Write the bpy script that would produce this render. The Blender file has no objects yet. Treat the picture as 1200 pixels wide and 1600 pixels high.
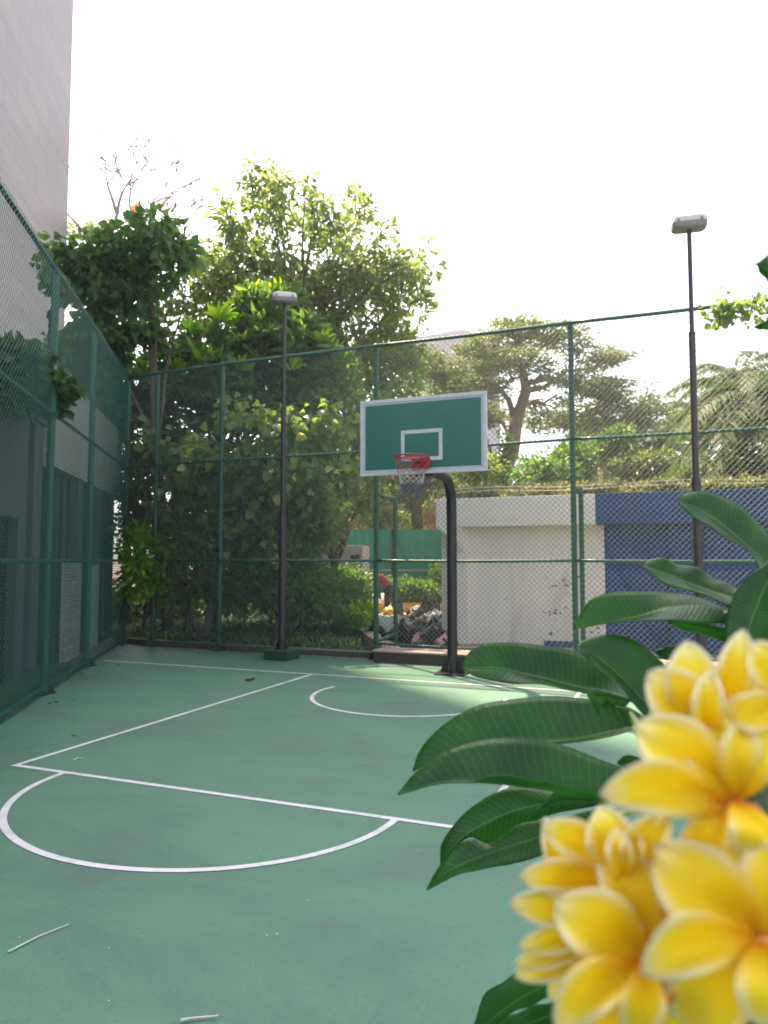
import bpy, math, random
import numpy as np
from mathutils import Vector, noise
random.seed(7); RNG = np.random.default_rng(7)
R = math.radians
scene = bpy.context.scene
COL = scene.collection

# ---------------------------------------------------------------- camera, sky, sun, exposure
YAW, PITCH, H = R(22.1), R(3.715), 1.7
FPX, CX, CY = 1155.0, 600.0, 800.0
Fv = np.array([-math.sin(YAW)*math.cos(PITCH), math.cos(YAW)*math.cos(PITCH), math.sin(PITCH)])
Rv = np.array([math.cos(YAW), math.sin(YAW), 0.0]); Uv = np.cross(Rv, Fv)
cam = bpy.data.cameras.new('camera'); cam_o = bpy.data.objects.new('camera', cam); COL.objects.link(cam_o)
cam_o.location = (0, 0, H); cam_o.rotation_euler = (R(90)+PITCH, 0, YAW)
cam.sensor_fit = 'VERTICAL'; cam.sensor_height = 36.0; cam.sensor_width = 27.0; cam.lens = 36.0*FPX/1600.0
cam.clip_start = 0.02; cam.clip_end = 3000
cam.dof.use_dof = True; cam.dof.focus_distance = 1.8; cam.dof.aperture_fstop = cam.lens/3.5
scene.camera = cam_o

SUN_EL, SUN_AZ = R(57), math.atan2(-0.787, 0.617)      # azimuth clockwise from +Y
world = bpy.data.worlds.new('World'); scene.world = world; world.use_nodes = True
wn = world.node_tree.nodes; wl = world.node_tree.links
sky = wn.new('ShaderNodeTexSky'); sky.sky_type = 'NISHITA'; sky.sun_disc = False
sky.sun_elevation = SUN_EL; sky.sun_rotation = SUN_AZ; sky.dust_density = 3.0; sky.air_density = 1.0; sky.ozone_density = 1.0
bg = wn['Background']; bg.inputs['Strength'].default_value = 0.13
hs = wn.new('ShaderNodeHueSaturation'); hs.inputs['Saturation'].default_value = 0.5
wl.new(sky.outputs['Color'], hs.inputs['Color']); wl.new(hs.outputs['Color'], bg.inputs['Color'])
sl = bpy.data.lights.new('sun', 'SUN'); sl.energy = 5.0; sl.angle = R(0.53); sl.color = (1.0, 0.78, 0.53)
sun = bpy.data.objects.new('sun', sl); COL.objects.link(sun)
sd = Vector((math.sin(SUN_AZ)*math.cos(SUN_EL), math.cos(SUN_AZ)*math.cos(SUN_EL), math.sin(SUN_EL)))
sun.rotation_euler = sd.to_track_quat('Z', 'Y').to_euler(); sun.location = (-30, 30, 60)
scene.view_settings.view_transform = 'Standard'; scene.view_settings.look = 'None'
scene.view_settings.exposure = 2.05; scene.view_settings.gamma = 1.0

# ---------------------------------------------------------------- helpers
def P(px, py, d):
    """point seen at photograph pixel (px,py) at distance d in front of the camera"""
    v = Fv*FPX + Rv*(px-CX) - Uv*(py-CY)
    v = v*(d/FPX)
    return Vector((v[0], v[1], v[2]+H))
def G(px, py, z=0.0):
    v = Fv*FPX + Rv*(px-CX) - Uv*(py-CY)
    t = (z-H)/v[2]
    return Vector((v[0]*t, v[1]*t, z))
def AY(px, py, y):
    v = Fv*FPX + Rv*(px-CX) - Uv*(py-CY); t = y/v[1]
    return Vector((v[0]*t, y, v[2]*t+H))

def tag(o, label=None, cat=None, group=None, kind=None):
    if label: o['label'] = label
    if cat: o['category'] = cat
    if group: o['group'] = group
    if kind: o['kind'] = kind
    return o
def empty(name, loc, label=None, cat=None, group=None, rz=0):
    o = bpy.data.objects.new(name, None); COL.objects.link(o); o.empty_display_size = 0.1
    o.location = loc; o.rotation_euler = (0, 0, rz)
    return tag(o, label, cat, group)
def link_mesh(name, me, mat, parent=None, smooth=False):
    if mat is not None: me.materials.append(mat)
    if smooth: me.polygons.foreach_set('use_smooth', [True]*len(me.polygons))
    o = bpy.data.objects.new(name, me); COL.objects.link(o)
    if parent is not None:
        o.parent = parent                       # geometry given in world space; move it under the parent's frame
        me.transform(parent_matrix(parent).inverted())
    return o
def parent_matrix(p):
    from mathutils import Matrix, Euler
    m = Matrix.Translation(p.location) @ p.rotation_euler.to_matrix().to_4x4()
    if p.parent: m = parent_matrix(p.parent) @ m
    return m
def copy_tree(o, parent=None):
    c = o.copy(); COL.objects.link(c)
    if parent is not None: c.parent = parent
    for ch in list(o.children): copy_tree(ch, c)
    return c

class MB:
    def __init__(s): s.v = []; s.f = []
    def box(s, a, b, rz=0, c=None):
        x0, y0, z0 = a; x1, y1, z1 = b; n = len(s.v)
        for z in (z0, z1):
            for x, y in ((x0, y0), (x1, y0), (x1, y1), (x0, y1)): s.v.append(Vector((x, y, z)))
        if rz:
            c = c or Vector(((x0+x1)/2, (y0+y1)/2, 0)); cs, sn = math.cos(rz), math.sin(rz)
            for i in range(n, n+8):
                p = s.v[i]; dx, dy = p.x-c.x, p.y-c.y; s.v[i] = Vector((c.x+dx*cs-dy*sn, c.y+dx*sn+dy*cs, p.z))
        for q in ((3,2,1,0), (4,5,6,7), (0,1,5,4), (1,2,6,5), (2,3,7,6), (3,0,4,7)): s.f.append(tuple(n+i for i in q))
        return s
    def frame_box(s, o, ex, ey, ez):
        """box from corner o along three vectors"""
        n = len(s.v); o, ex, ey, ez = map(Vector, (o, ex, ey, ez))
        for k in (0, 1):
            for i, j in ((0,0), (1,0), (1,1), (0,1)): s.v.append(o+ex*i+ey*j+ez*k)
        for q in ((3,2,1,0), (4,5,6,7), (0,1,5,4), (1,2,6,5), (2,3,7,6), (3,0,4,7)): s.f.append(tuple(n+i for i in q))
        return s
    def prism(s, poly, ext):
        n = len(s.v); k = len(poly); ext = Vector(ext)
        for p in poly: s.v.append(Vector(p))
        for p in poly: s.v.append(Vector(p)+ext)
        s.f.append(tuple(n+i for i in reversed(range(k)))); s.f.append(tuple(n+k+i for i in range(k)))
        for i in range(k): j = (i+1) % k; s.f.append((n+i, n+j, n+k+j, n+k+i))
        return s
    def tube(s, pts, rad, sides=8, caps=True):
        pts = [Vector(p) for p in pts]; m = len(pts)
        if not hasattr(rad, '__len__'): rad = [rad]*m
        prev = None; n0 = len(s.v)
        for i, p in enumerate(pts):
            t = (pts[min(i+1, m-1)]-pts[max(i-1, 0)]).normalized()
            if prev is None:
                u = t.cross(Vector((0, 0, 1)) if abs(t.z) < 0.9 else Vector((1, 0, 0))).normalized()
            else: u = (prev - t*prev.dot(t)).normalized()
            prev = u; w = t.cross(u)
            for k in range(sides):
                a = 2*math.pi*k/sides; s.v.append(p+(u*math.cos(a)+w*math.sin(a))*rad[i])
        for i in range(m-1):
            for k in range(sides):
                a = n0+i*sides+k; b = n0+i*sides+(k+1) % sides
                s.f.append((a, b, b+sides, a+sides))
        if caps:
            s.f.append(tuple(n0+k for k in reversed(range(sides)))); s.f.append(tuple(n0+(m-1)*sides+k for k in range(sides)))
        return s
    def build(s, name, mat, parent=None, smooth=False, bevel=0, angle=None):
        me = bpy.data.meshes.new(name); me.from_pydata([tuple(p) for p in s.v], [], s.f); me.update()
        o = link_mesh(name, me, mat, parent, smooth)
        if smooth and angle:
            try: me.set_sharp_from_angle(angle=R(angle))
            except Exception: pass
        if bevel:
            b = o.modifiers.new('bevel', 'BEVEL'); b.width = bevel; b.segments = 2; b.limit_method = 'ANGLE'
        return o

def np_mesh(name, verts, quads, mat, parent=None, tris=None, tint=None, smooth=False, uv=None):
    me = bpy.data.meshes.new(name)
    verts = np.asarray(verts, np.float32)
    parts = []; starts = []; tot = []
    pos = 0
    li = []
    if quads is not None and len(quads):
        q = np.asarray(quads, np.int32); li.append(q.ravel()); starts.append(np.arange(len(q))*4+pos); tot.append(np.full(len(q), 4)); pos += q.size
    if tris is not None and len(tris):
        t = np.asarray(tris, np.int32); li.append(t.ravel()); starts.append(np.arange(len(t))*3+pos); tot.append(np.full(len(t), 3)); pos += t.size
    li = np.concatenate(li); starts = np.concatenate(starts); 
    me.vertices.add(len(verts)); me.vertices.foreach_set('co', verts.ravel())
    me.loops.add(len(li)); me.loops.foreach_set('vertex_index', li)
    me.polygons.add(len(starts)); me.polygons.foreach_set('loop_start', starts.astype(np.int32))
    me.update(calc_edges=True)
    if tint is not None:
        a = me.attributes.new('tint', 'FLOAT', 'POINT'); a.data.foreach_set('value', np.asarray(tint, np.float32))
    if uv is not None:
        l = me.uv_layers.new(name='UVMap'); l.data.foreach_set('uv', np.asarray(uv, np.float32)[li].ravel())
    me.validate()
    return link_mesh(name, me, mat, parent, smooth)

# ---------------------------------------------------------------- materials
def new_mat(name):
    m = bpy.data.materials.new(name); m.use_nodes = True
    return m, m.node_tree.nodes, m.node_tree.links, m.node_tree.nodes['Principled BSDF']
def c4(c): return (c[0], c[1], c[2], 1)
def surf(name, c1, c2=None, rough=0.6, scale=4.0, bump=0.0, bscale=None, metal=0.0, spec=0.5, detail=6, stain=None, stain_scale=0.6, stain_amt=(0.45, 0.7), stretch=(1,1,1), coat=0):
    m, n, l, b = new_mat(name)
    b.inputs['Roughness'].default_value = rough; b.inputs['Metallic'].default_value = metal
    b.inputs['Specular IOR Level'].default_value = spec
    if coat: b.inputs['Coat Weight'].default_value = coat; b.inputs['Coat Roughness'].default_value = 0.15
    tc = n.new('ShaderNodeTexCoord'); mp = n.new('ShaderNodeMapping'); l.new(tc.outputs['Object'], mp.inputs['Vector'])
    mp.inputs['Scale'].default_value = stretch
    if c2 is None: c2 = tuple(x*0.82 for x in c1)
    nz = n.new('ShaderNodeTexNoise'); nz.inputs['Scale'].default_value = scale; nz.inputs['Detail'].default_value = detail; nz.inputs['Roughness'].default_value = 0.65
    l.new(mp.outputs[0], nz.inputs['Vector'])
    rp = n.new('ShaderNodeValToRGB'); rp.color_ramp.elements[0].position = 0.32; rp.color_ramp.elements[1].position = 0.68
    rp.color_ramp.elements[0].color = c4(c2); rp.color_ramp.elements[1].color = c4(c1)
    l.new(nz.outputs['Fac'], rp.inputs['Fac']); out = rp.outputs['Color']
    if stain:
        n2 = n.new('ShaderNodeTexNoise'); n2.inputs['Scale'].default_value = stain_scale; n2.inputs['Detail'].default_value = 8; n2.inputs['Roughness'].default_value = 0.7; n2.inputs['Distortion'].default_value = 0.6
        l.new(mp.outputs[0], n2.inputs['Vector'])
        mr = n.new('ShaderNodeMapRange'); mr.inputs['From Min'].default_value = stain_amt[0]; mr.inputs['From Max'].default_value = stain_amt[1]
        l.new(n2.outputs['Fac'], mr.inputs['Value'])
        mx = n.new('ShaderNodeMix'); mx.data_type = 'RGBA'; l.new(mr.outputs[0], mx.inputs['Factor']); l.new(out, mx.inputs['A']); mx.inputs['B'].default_value = c4(stain); out = mx.outputs['Result']
    l.new(out, b.inputs['Base Color'])
    if bump:
        n3 = n.new('ShaderNodeTexNoise'); n3.inputs['Scale'].default_value = bscale or scale*4; n3.inputs['Detail'].default_value = 5
        l.new(mp.outputs[0], n3.inputs['Vector'])
        bp = n.new('ShaderNodeBump'); bp.inputs['Strength'].default_value = bump; bp.inputs['Distance'].default_value = 0.02
        l.new(n3.outputs['Fac'], bp.inputs['Height']); l.new(bp.outputs[0], b.inputs['Normal'])
    return m
def leaf_mat(name, ca, cb, cc=None, trans=0.45, tcol=None, rough=0.45, spec=0.5):
    """foliage: colour varies leaf by leaf (attribute 'tint'), light passes through"""
    m, n, l, b = new_mat(name)
    at = n.new('ShaderNodeAttribute'); at.attribute_name = 'tint'
    rp = n.new('ShaderNodeValToRGB'); e = rp.color_ramp.elements
    e[0].position = 0.1; e[0].color = c4(ca); e[1].position = 0.75; e[1].color = c4(cb)
    if cc: q = e.new(0.97); q.color = c4(cc)
    l.new(at.outputs['Fac'], rp.inputs['Fac'])
    l.new(rp.outputs['Color'], b.inputs['Base Color'])
    b.inputs['Roughness'].default_value = rough; b.inputs['Specular IOR Level'].default_value = spec
    tr = n.new('ShaderNodeBsdfTranslucent')
    mx = n.new('ShaderNodeMix'); mx.data_type = 'RGBA'; mx.blend_type = 'MULTIPLY'; mx.inputs['Factor'].default_value = 1
    l.new(rp.outputs['Color'], mx.inputs['A']); mx.inputs['B'].default_value = c4(tcol or (2.6, 2.3, 0.7)); l.new(mx.outputs['Result'], tr.inputs['Color'])
    ms = n.new('ShaderNodeMixShader'); ms.inputs[0].default_value = trans
    out = n['Material Output']
    l.new(b.outputs[0], ms.inputs[1]); l.new(tr.outputs[0], ms.inputs[2]); l.new(ms.outputs[0], out.inputs['Surface'])
    return m

M = {}
M['court'] = surf('court_paint', (0.072, 0.184, 0.118), (0.06, 0.158, 0.1), rough=0.62, scale=1.3, bump=0.25, bscale=160, stain=(0.062, 0.105, 0.084), stain_scale=0.8, stain_amt=(0.47, 0.74), spec=0.4, stretch=(.7, 1.25, 1))
def court_marks(m):
    n, l = m.node_tree.nodes, m.node_tree.links; b = n['Principled BSDF']; src = b.inputs['Base Color'].links[0].from_socket
    tc = n.new('ShaderNodeTexCoord'); mp = n.new('ShaderNodeMapping'); mp.inputs['Rotation'].default_value = (0, 0, R(-24)); mp.inputs['Scale'].default_value = (.9, 5.5, 1); l.new(tc.outputs['Object'], mp.inputs['Vector'])
    a = n.new('ShaderNodeTexNoise'); a.inputs['Scale'].default_value = 1.1; a.inputs['Detail'].default_value = 8; a.inputs['Roughness'].default_value = .72; a.inputs['Distortion'].default_value = .8; l.new(mp.outputs[0], a.inputs['Vector'])
    k = n.new('ShaderNodeTexNoise'); k.inputs['Scale'].default_value = .5; l.new(tc.outputs['Object'], k.inputs['Vector'])
    r1 = n.new('ShaderNodeMapRange'); r1.inputs['From Min'].default_value = .56; r1.inputs['From Max'].default_value = .72; l.new(a.outputs['Fac'], r1.inputs['Value'])
    r2 = n.new('ShaderNodeMapRange'); r2.inputs['From Min'].default_value = .46; r2.inputs['From Max'].default_value = .6; l.new(k.outputs['Fac'], r2.inputs['Value'])
    f = n.new('ShaderNodeMath'); f.operation = 'MULTIPLY'; l.new(r1.outputs[0], f.inputs[0]); l.new(r2.outputs[0], f.inputs[1])
    f2 = n.new('ShaderNodeMath'); f2.operation = 'MULTIPLY'; l.new(f.outputs[0], f2.inputs[0]); f2.inputs[1].default_value = .55
    x = n.new('ShaderNodeMix'); x.data_type = 'RGBA'; l.new(f2.outputs[0], x.inputs['Factor']); l.new(src, x.inputs['A']); x.inputs['B'].default_value = (.06, .09, .075, 1)
    g = n.new('ShaderNodeTexNoise'); g.inputs['Scale'].default_value = 38; g.inputs['Detail'].default_value = 3; l.new(tc.outputs['Object'], g.inputs['Vector'])
    r3 = n.new('ShaderNodeMapRange'); r3.inputs['From Min'].default_value = .25; r3.inputs['From Max'].default_value = .75; r3.inputs['To Min'].default_value = .9; r3.inputs['To Max'].default_value = 1.09; l.new(g.outputs['Fac'], r3.inputs['Value'])
    y = n.new('ShaderNodeMix'); y.data_type = 'RGBA'; y.blend_type = 'MULTIPLY'; y.inputs['Factor'].default_value = 1; l.new(x.outputs['Result'], y.inputs['A']); l.new(r3.outputs[0], y.inputs['B'])
    l.new(y.outputs['Result'], b.inputs['Base Color'])
court_marks(M['court'])
M['line'] = surf('line_paint', (0.62, 0.6, 0.62), (0.54, 0.52, 0.54), rough=0.6, scale=9, stain=(0.24, 0.33, 0.28), stain_scale=4, stain_amt=(0.5, 0.74))
M['soil'] = surf('soil', (0.09, 0.07, 0.05), (0.05, 0.045, 0.03), rough=0.95, scale=3, bump=0.6, bscale=30)
M['paving'] = surf('yard_concrete', (0.34, 0.3, 0.26), (0.25, 0.22, 0.19), rough=0.9, scale=2.5, bump=0.3, bscale=60, stain=(0.14, 0.12, 0.1), stain_scale=1.2, stain_amt=(0.5, 0.7))
M['kerbstone'] = surf('kerb_concrete', (0.2, 0.13, 0.1), (0.12, 0.085, 0.07), rough=0.9, scale=7, bump=0.4, bscale=50)
M['ledge'] = surf('ledge_concrete', (0.42, 0.32, 0.26), (0.32, 0.24, 0.19), rough=0.85, scale=5, bump=0.3, bscale=60, stain=(0.16, 0.13, 0.11), stain_scale=2, stain_amt=(0.55, 0.72))
M['ledge_face'] = surf('ledge_tiles', (0.06, 0.045, 0.038), (0.038, 0.03, 0.026), rough=0.6, scale=6, bump=0.2)
M['green_steel'] = surf('green_steel', (0.007, 0.1, 0.058), (0.006, 0.075, 0.044), rough=0.38, scale=9, bump=0.1, spec=0.5)
M['green_wire'] = surf('green_wire', (0.014, 0.125, 0.09), (0.01, 0.09, 0.065), rough=0.35, scale=3)
M['galv_wire'] = surf('coated_wire', (0.11, 0.145, 0.125), (0.07, 0.1, 0.085), rough=0.4, scale=2)
M['black_steel'] = surf('black_steel', (0.016, 0.015, 0.018), (0.01, 0.01, 0.012), rough=0.4, scale=8, bump=0.08)
M['brown_pole'] = surf('dark_brown_pole', (0.035, 0.024, 0.03), (0.022, 0.016, 0.02), rough=0.42, scale=6, bump=0.08)
M['lamp_shell'] = surf('lamp_shell', (0.75, 0.62, 0.58), (0.62, 0.51, 0.48), rough=0.5, scale=9)
M['lamp_body'] = surf('lamp_body', (0.3, 0.28, 0.27), (0.2, 0.19, 0.19), rough=0.6, scale=9)
M['plinth'] = surf('plinth_green', (0.012, 0.06, 0.025), (0.008, 0.042, 0.018), rough=0.7, scale=8, bump=0.2)
M['board'] = surf('backboard_green', (0.006, 0.145, 0.095), (0.006, 0.12, 0.08), rough=0.4, scale=1.6, stain=(0.04, 0.15, 0.115), stain_scale=1.1, stain_amt=(0.5, 0.8))
M['board_white'] = surf('backboard_white', (0.62, 0.6, 0.63), (0.5, 0.48, 0.5), rough=0.5, scale=12, stain=(0.3, 0.28, 0.26), stain_scale=3, stain_amt=(0.62, 0.8))
M['rim'] = surf('rim_red', (0.42, 0.03, 0.035), (0.3, 0.02, 0.025), rough=0.45, scale=20)
M['net_red'] = surf('net_red', (0.5, 0.06, 0.06), rough=0.8, scale=20)
M['net_white'] = surf('net_white', (0.65, 0.62, 0.6), rough=0.8, scale=20)
M['net_blue'] = surf('net_blue', (0.02, 0.06, 0.22), rough=0.8, scale=20)
M['wall_white'] = surf('white_plaster', (0.8, 0.74, 0.69), (0.72, 0.66, 0.6), rough=0.9, scale=1.5, bump=0.2, bscale=30, stain=(0.45, 0.41, 0.33), stain_scale=1.1, stain_amt=(0.56, 0.82), stretch=(1.4, 1.4, .4))
M['wall_blue'] = surf('blue_plaster', (0.006, 0.056, 0.195), (0.005, 0.045, 0.155), rough=0.8, scale=1.5, bump=0.2, bscale=30, stain=(0.03, 0.05, 0.1), stain_scale=1.1, stain_amt=(0.56, 0.85), stretch=(1.4, 1.4, .4))
M['scuff'] = surf('scuff_marks', (0.2, 0.19, 0.18), (0.1, 0.1, 0.1), rough=0.9, scale=20)
M['hoarding'] = surf('green_hoarding', (0.004, 0.3, 0.19), (0.004, 0.26, 0.165), rough=0.6, scale=0.8, stain=(0.02, 0.15, 0.1), stain_scale=1, stain_amt=(0.5, 0.8))
M['beige'] = surf('beige_panel', (0.42, 0.4, 0.36), (0.34, 0.32, 0.29), rough=0.8, scale=2)
M['purple_wall'] = surf('grey_mauve_wall', (0.085, 0.073, 0.095), (0.062, 0.054, 0.07), rough=0.8, scale=1.2, bump=0.15, stain=(0.03, 0.028, 0.033), stain_scale=0.8, stain_amt=(0.5, 0.8))
M['dark_glass'] = surf('dark_glass', (0.012, 0.016, 0.02), (0.008, 0.01, 0.012), rough=0.25, scale=2, spec=0.3)
M['dark_metal'] = surf('dark_metal', (0.016, 0.018, 0.02), (0.01, 0.01, 0.012), rough=0.7, scale=4)
M['grille'] = surf('grille_metal', (0.5, 0.47, 0.46), (0.36, 0.34, 0.33), rough=0.5, scale=4)
M['bark'] = surf('bark', (0.16, 0.12, 0.09), (0.08, 0.06, 0.045), rough=0.95, scale=7, bump=0.8, bscale=22, stretch=(1,1,.25))
M['bark_pink'] = surf('bark_reddish', (0.3, 0.2, 0.16), (0.17, 0.11, 0.085), rough=0.95, scale=5, bump=0.8, bscale=16, stretch=(1,1,.3))
M['bark_grey'] = surf('bark_grey', (0.23, 0.2, 0.2), (0.14, 0.12, 0.12), rough=0.95, scale=5, bump=0.5, bscale=20)
M['twig_white'] = surf('dry_twig', (0.55, 0.52, 0.48), (0.4, 0.37, 0.32), rough=0.9, scale=30)
M['brown_leaf'] = surf('brown_dry_leaf', (0.2, 0.09, 0.03), (0.1, 0.05, 0.02), rough=0.8, scale=30)
M['bag'] = surf('black_plastic', (0.007, 0.007, 0.009), (0.005, 0.005, 0.006), rough=0.42, scale=6, bump=.3, bscale=3, spec=0.1)
M['bag_grey'] = surf('grey_plastic', (0.3, 0.31, 0.33), (0.18, 0.19, 0.2), rough=0.35, scale=6, bump=0.9, bscale=9)
M['bag_pink'] = surf('pink_plastic', (0.5, 0.25, 0.28), (0.3, 0.13, 0.16), rough=0.4, scale=6, bump=0.9, bscale=9)
M['bag_yellow'] = surf('yellow_plastic', (0.75, 0.42, 0.02), (0.6, 0.32, 0.015), rough=0.4, scale=6, bump=0.5, bscale=9)
M['tarp'] = surf('green_tarp', (0.05, 0.1, 0.065), (0.03, 0.065, 0.04), rough=0.6, scale=4, bump=0.8, bscale=7)
M['kerb_yellow'] = surf('kerb_yellow_paint', (0.62, 0.36, 0.05), (0.5, 0.28, 0.04), rough=0.7, scale=6)
M['kerb_black'] = surf('kerb_black_paint', (0.035, 0.035, 0.035), (0.02, 0.02, 0.02), rough=0.7, scale=6)
M['roof_red'] = surf('red_roof_tiles', (0.4, 0.12, 0.09), (0.28, 0.08, 0.06), rough=0.8, scale=3)
M['tower_far'] = surf('far_tower_cladding', (0.1, 0.13, 0.21), (0.08, 0.105, 0.17), rough=0.7, scale=0.2)

# stone cladding of the tower: staggered horizontal courses
def stone_mat():
    m, n, l, b = new_mat('stone_cladding')
    tc = n.new('ShaderNodeTexCoord'); mp = n.new('ShaderNodeMapping'); l.new(tc.outputs['UV'], mp.inputs['Vector'])
    br = n.new('ShaderNodeTexBrick'); br.inputs['Scale'].default_value = 1; br.inputs['Brick Width'].default_value = 3.6; br.inputs['Row Height'].default_value = 1.5
    br.inputs['Mortar Size'].default_value = 0.02; br.inputs['Color1'].default_value = c4((0.245, 0.215, 0.213)); br.inputs['Color2'].default_value = c4((0.225, 0.196, 0.194)); br.inputs['Mortar'].default_value = c4((0.12, 0.1, 0.1))
    l.new(mp.outputs[0], br.inputs['Vector'])
    nz = n.new('ShaderNodeTexNoise'); nz.inputs['Scale'].default_value = 0.5; nz.inputs['Detail'].default_value = 9; nz.inputs['Roughness'].default_value = 0.7
    m2 = n.new('ShaderNodeMapping'); m2.inputs['Scale'].default_value = (0.25, 1.8, 1); l.new(tc.outputs['UV'], m2.inputs['Vector']); l.new(m2.outputs[0], nz.inputs['Vector'])
    mr = n.new('ShaderNodeMapRange'); mr.inputs['From Min'].default_value = 0.3; mr.inputs['From Max'].default_value = 0.7; mr.inputs['To Min'].default_value = 0.86; mr.inputs['To Max'].default_value = 1.1
    l.new(nz.outputs['Fac'], mr.inputs['Value'])
    mx = n.new('ShaderNodeMix'); mx.data_type = 'RGBA'; mx.blend_type = 'MULTIPLY'; mx.inputs['Factor'].default_value = 1
    l.new(br.outputs['Color'], mx.inputs['A']); l.new(mr.outputs[0], mx.inputs['B']); l.new(mx.outputs['Result'], b.inputs['Base Color'])
    b.inputs['Roughness'].default_value = 0.55
    return m
M['stone'] = stone_mat()

LM = {}
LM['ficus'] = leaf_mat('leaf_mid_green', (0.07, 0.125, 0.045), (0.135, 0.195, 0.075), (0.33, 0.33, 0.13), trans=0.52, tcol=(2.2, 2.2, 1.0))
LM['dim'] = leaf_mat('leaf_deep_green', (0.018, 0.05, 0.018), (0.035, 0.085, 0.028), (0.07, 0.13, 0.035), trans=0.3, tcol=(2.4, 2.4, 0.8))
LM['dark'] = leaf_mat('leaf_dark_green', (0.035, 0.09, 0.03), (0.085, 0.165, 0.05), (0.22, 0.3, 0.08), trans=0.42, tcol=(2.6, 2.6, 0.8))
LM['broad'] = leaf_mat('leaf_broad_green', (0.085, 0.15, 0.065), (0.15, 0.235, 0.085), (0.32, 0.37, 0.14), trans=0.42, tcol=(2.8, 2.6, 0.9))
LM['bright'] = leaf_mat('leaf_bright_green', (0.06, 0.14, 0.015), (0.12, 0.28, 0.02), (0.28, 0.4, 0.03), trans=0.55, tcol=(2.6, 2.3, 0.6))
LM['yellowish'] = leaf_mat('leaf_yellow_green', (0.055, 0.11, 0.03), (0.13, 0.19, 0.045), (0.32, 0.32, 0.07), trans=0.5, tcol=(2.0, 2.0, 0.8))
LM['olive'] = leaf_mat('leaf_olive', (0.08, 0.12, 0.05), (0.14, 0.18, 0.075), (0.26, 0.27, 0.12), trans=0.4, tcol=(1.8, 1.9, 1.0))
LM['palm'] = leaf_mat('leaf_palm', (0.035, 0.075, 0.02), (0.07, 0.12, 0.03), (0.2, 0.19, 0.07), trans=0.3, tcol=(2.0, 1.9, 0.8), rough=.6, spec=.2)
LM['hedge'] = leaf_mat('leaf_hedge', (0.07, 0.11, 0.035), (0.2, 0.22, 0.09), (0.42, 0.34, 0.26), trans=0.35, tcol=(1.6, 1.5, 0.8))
LM['pink'] = leaf_mat('leaf_pink', (0.35, 0.12, 0.1), (0.55, 0.22, 0.2), (0.5, 0.35, 0.2), trans=0.4, tcol=(1.4, 1.1, 1.0))
LM['orange'] = leaf_mat('petal_orange', (0.7, 0.28, 0.02), (0.85, 0.42, 0.03), trans=0.4, tcol=(1.2, 1.1, 0.8))
LM['grass'] = leaf_mat('leaf_strap', (0.02, 0.05, 0.02), (0.04, 0.09, 0.03), (0.1, 0.16, 0.04), trans=0.3, rough=.65, spec=.2)

# ---------------------------------------------------------------- foliage generators
def leaf_cloud(centres, dirs, L, W, tint, fold=0.25, curl=0.2, shape='diamond'):
    """centres (n,3), dirs (n,3) long axis; returns verts, quads, tris, tint"""
    n = len(centres); d = dirs/np.linalg.norm(dirs, axis=1, keepdims=True)
    r = RNG.normal(size=(n, 3)); s = np.cross(d, r); s /= np.linalg.norm(s, axis=1, keepdims=True)+1e-9
    u = np.cross(s, d)
    L = np.broadcast_to(L, (n,))[:, None]; W = np.broadcast_to(W, (n,))[:, None]
    c = centres
    if shape == 'diamond':
        v = np.stack([c, c+d*L*.45+s*W*.5+u*W*fold, c+d*L-u*L*curl, c+d*L*.45-s*W*.5+u*W*fold, c+d*L*.5-u*L*curl*.2], 1)
        V = v.reshape(-1, 3); b = (np.arange(n)*5)[:, None]
        t = np.concatenate([b+np.array([[0, 1, 4]]), b+np.array([[1, 2, 4]]), b+np.array([[4, 2, 3]]), b+np.array([[0, 4, 3]])], 0)
        return V, None, t, np.repeat(tint, 5)
    st = [(0.0, 0.0, 0), (0.28, 0.42, .04), (0.6, 0.5, 0.0), (0.85, .28, -.1), (1.0, 0.0, -.22)]
    rows = []
    for t_, w_, z_ in st:
        m = c+d*L*t_+u*L*z_*curl*4
        if w_ == 0: rows.append(m[:, None])
        else: rows.append(np.stack([m+s*W*w_+u*W*fold*w_*2, m, m-s*W*w_+u*W*fold*w_*2], 1))
    v = np.concatenate(rows, 1); k = v.shape[1]; V = v.reshape(-1, 3); b = (np.arange(n)*k)[:, None]
    q = np.concatenate([b+np.array([[a]]).reshape(1, 4) for a in ([1,4,5,2], [2,5,6,3], [4,7,8,5], [5,8,9,6])], 0)
    t = np.concatenate([b+np.array([a]).reshape(1, 3) for a in ([0,1,2], [0,2,3], [7,10,8], [8,10,9])], 0)
    return V, q, t, np.repeat(tint, k)
def rand_dirs(n):
    v = RNG.normal(size=(n, 3)); return v/np.linalg.norm(v, axis=1, keepdims=True)
def blob_world(b):
    px, py, d, rx, ry, rd = b
    return np.array(P(px, py, d)), rx*d/FPX, ry*d/FPX, rd
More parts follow.
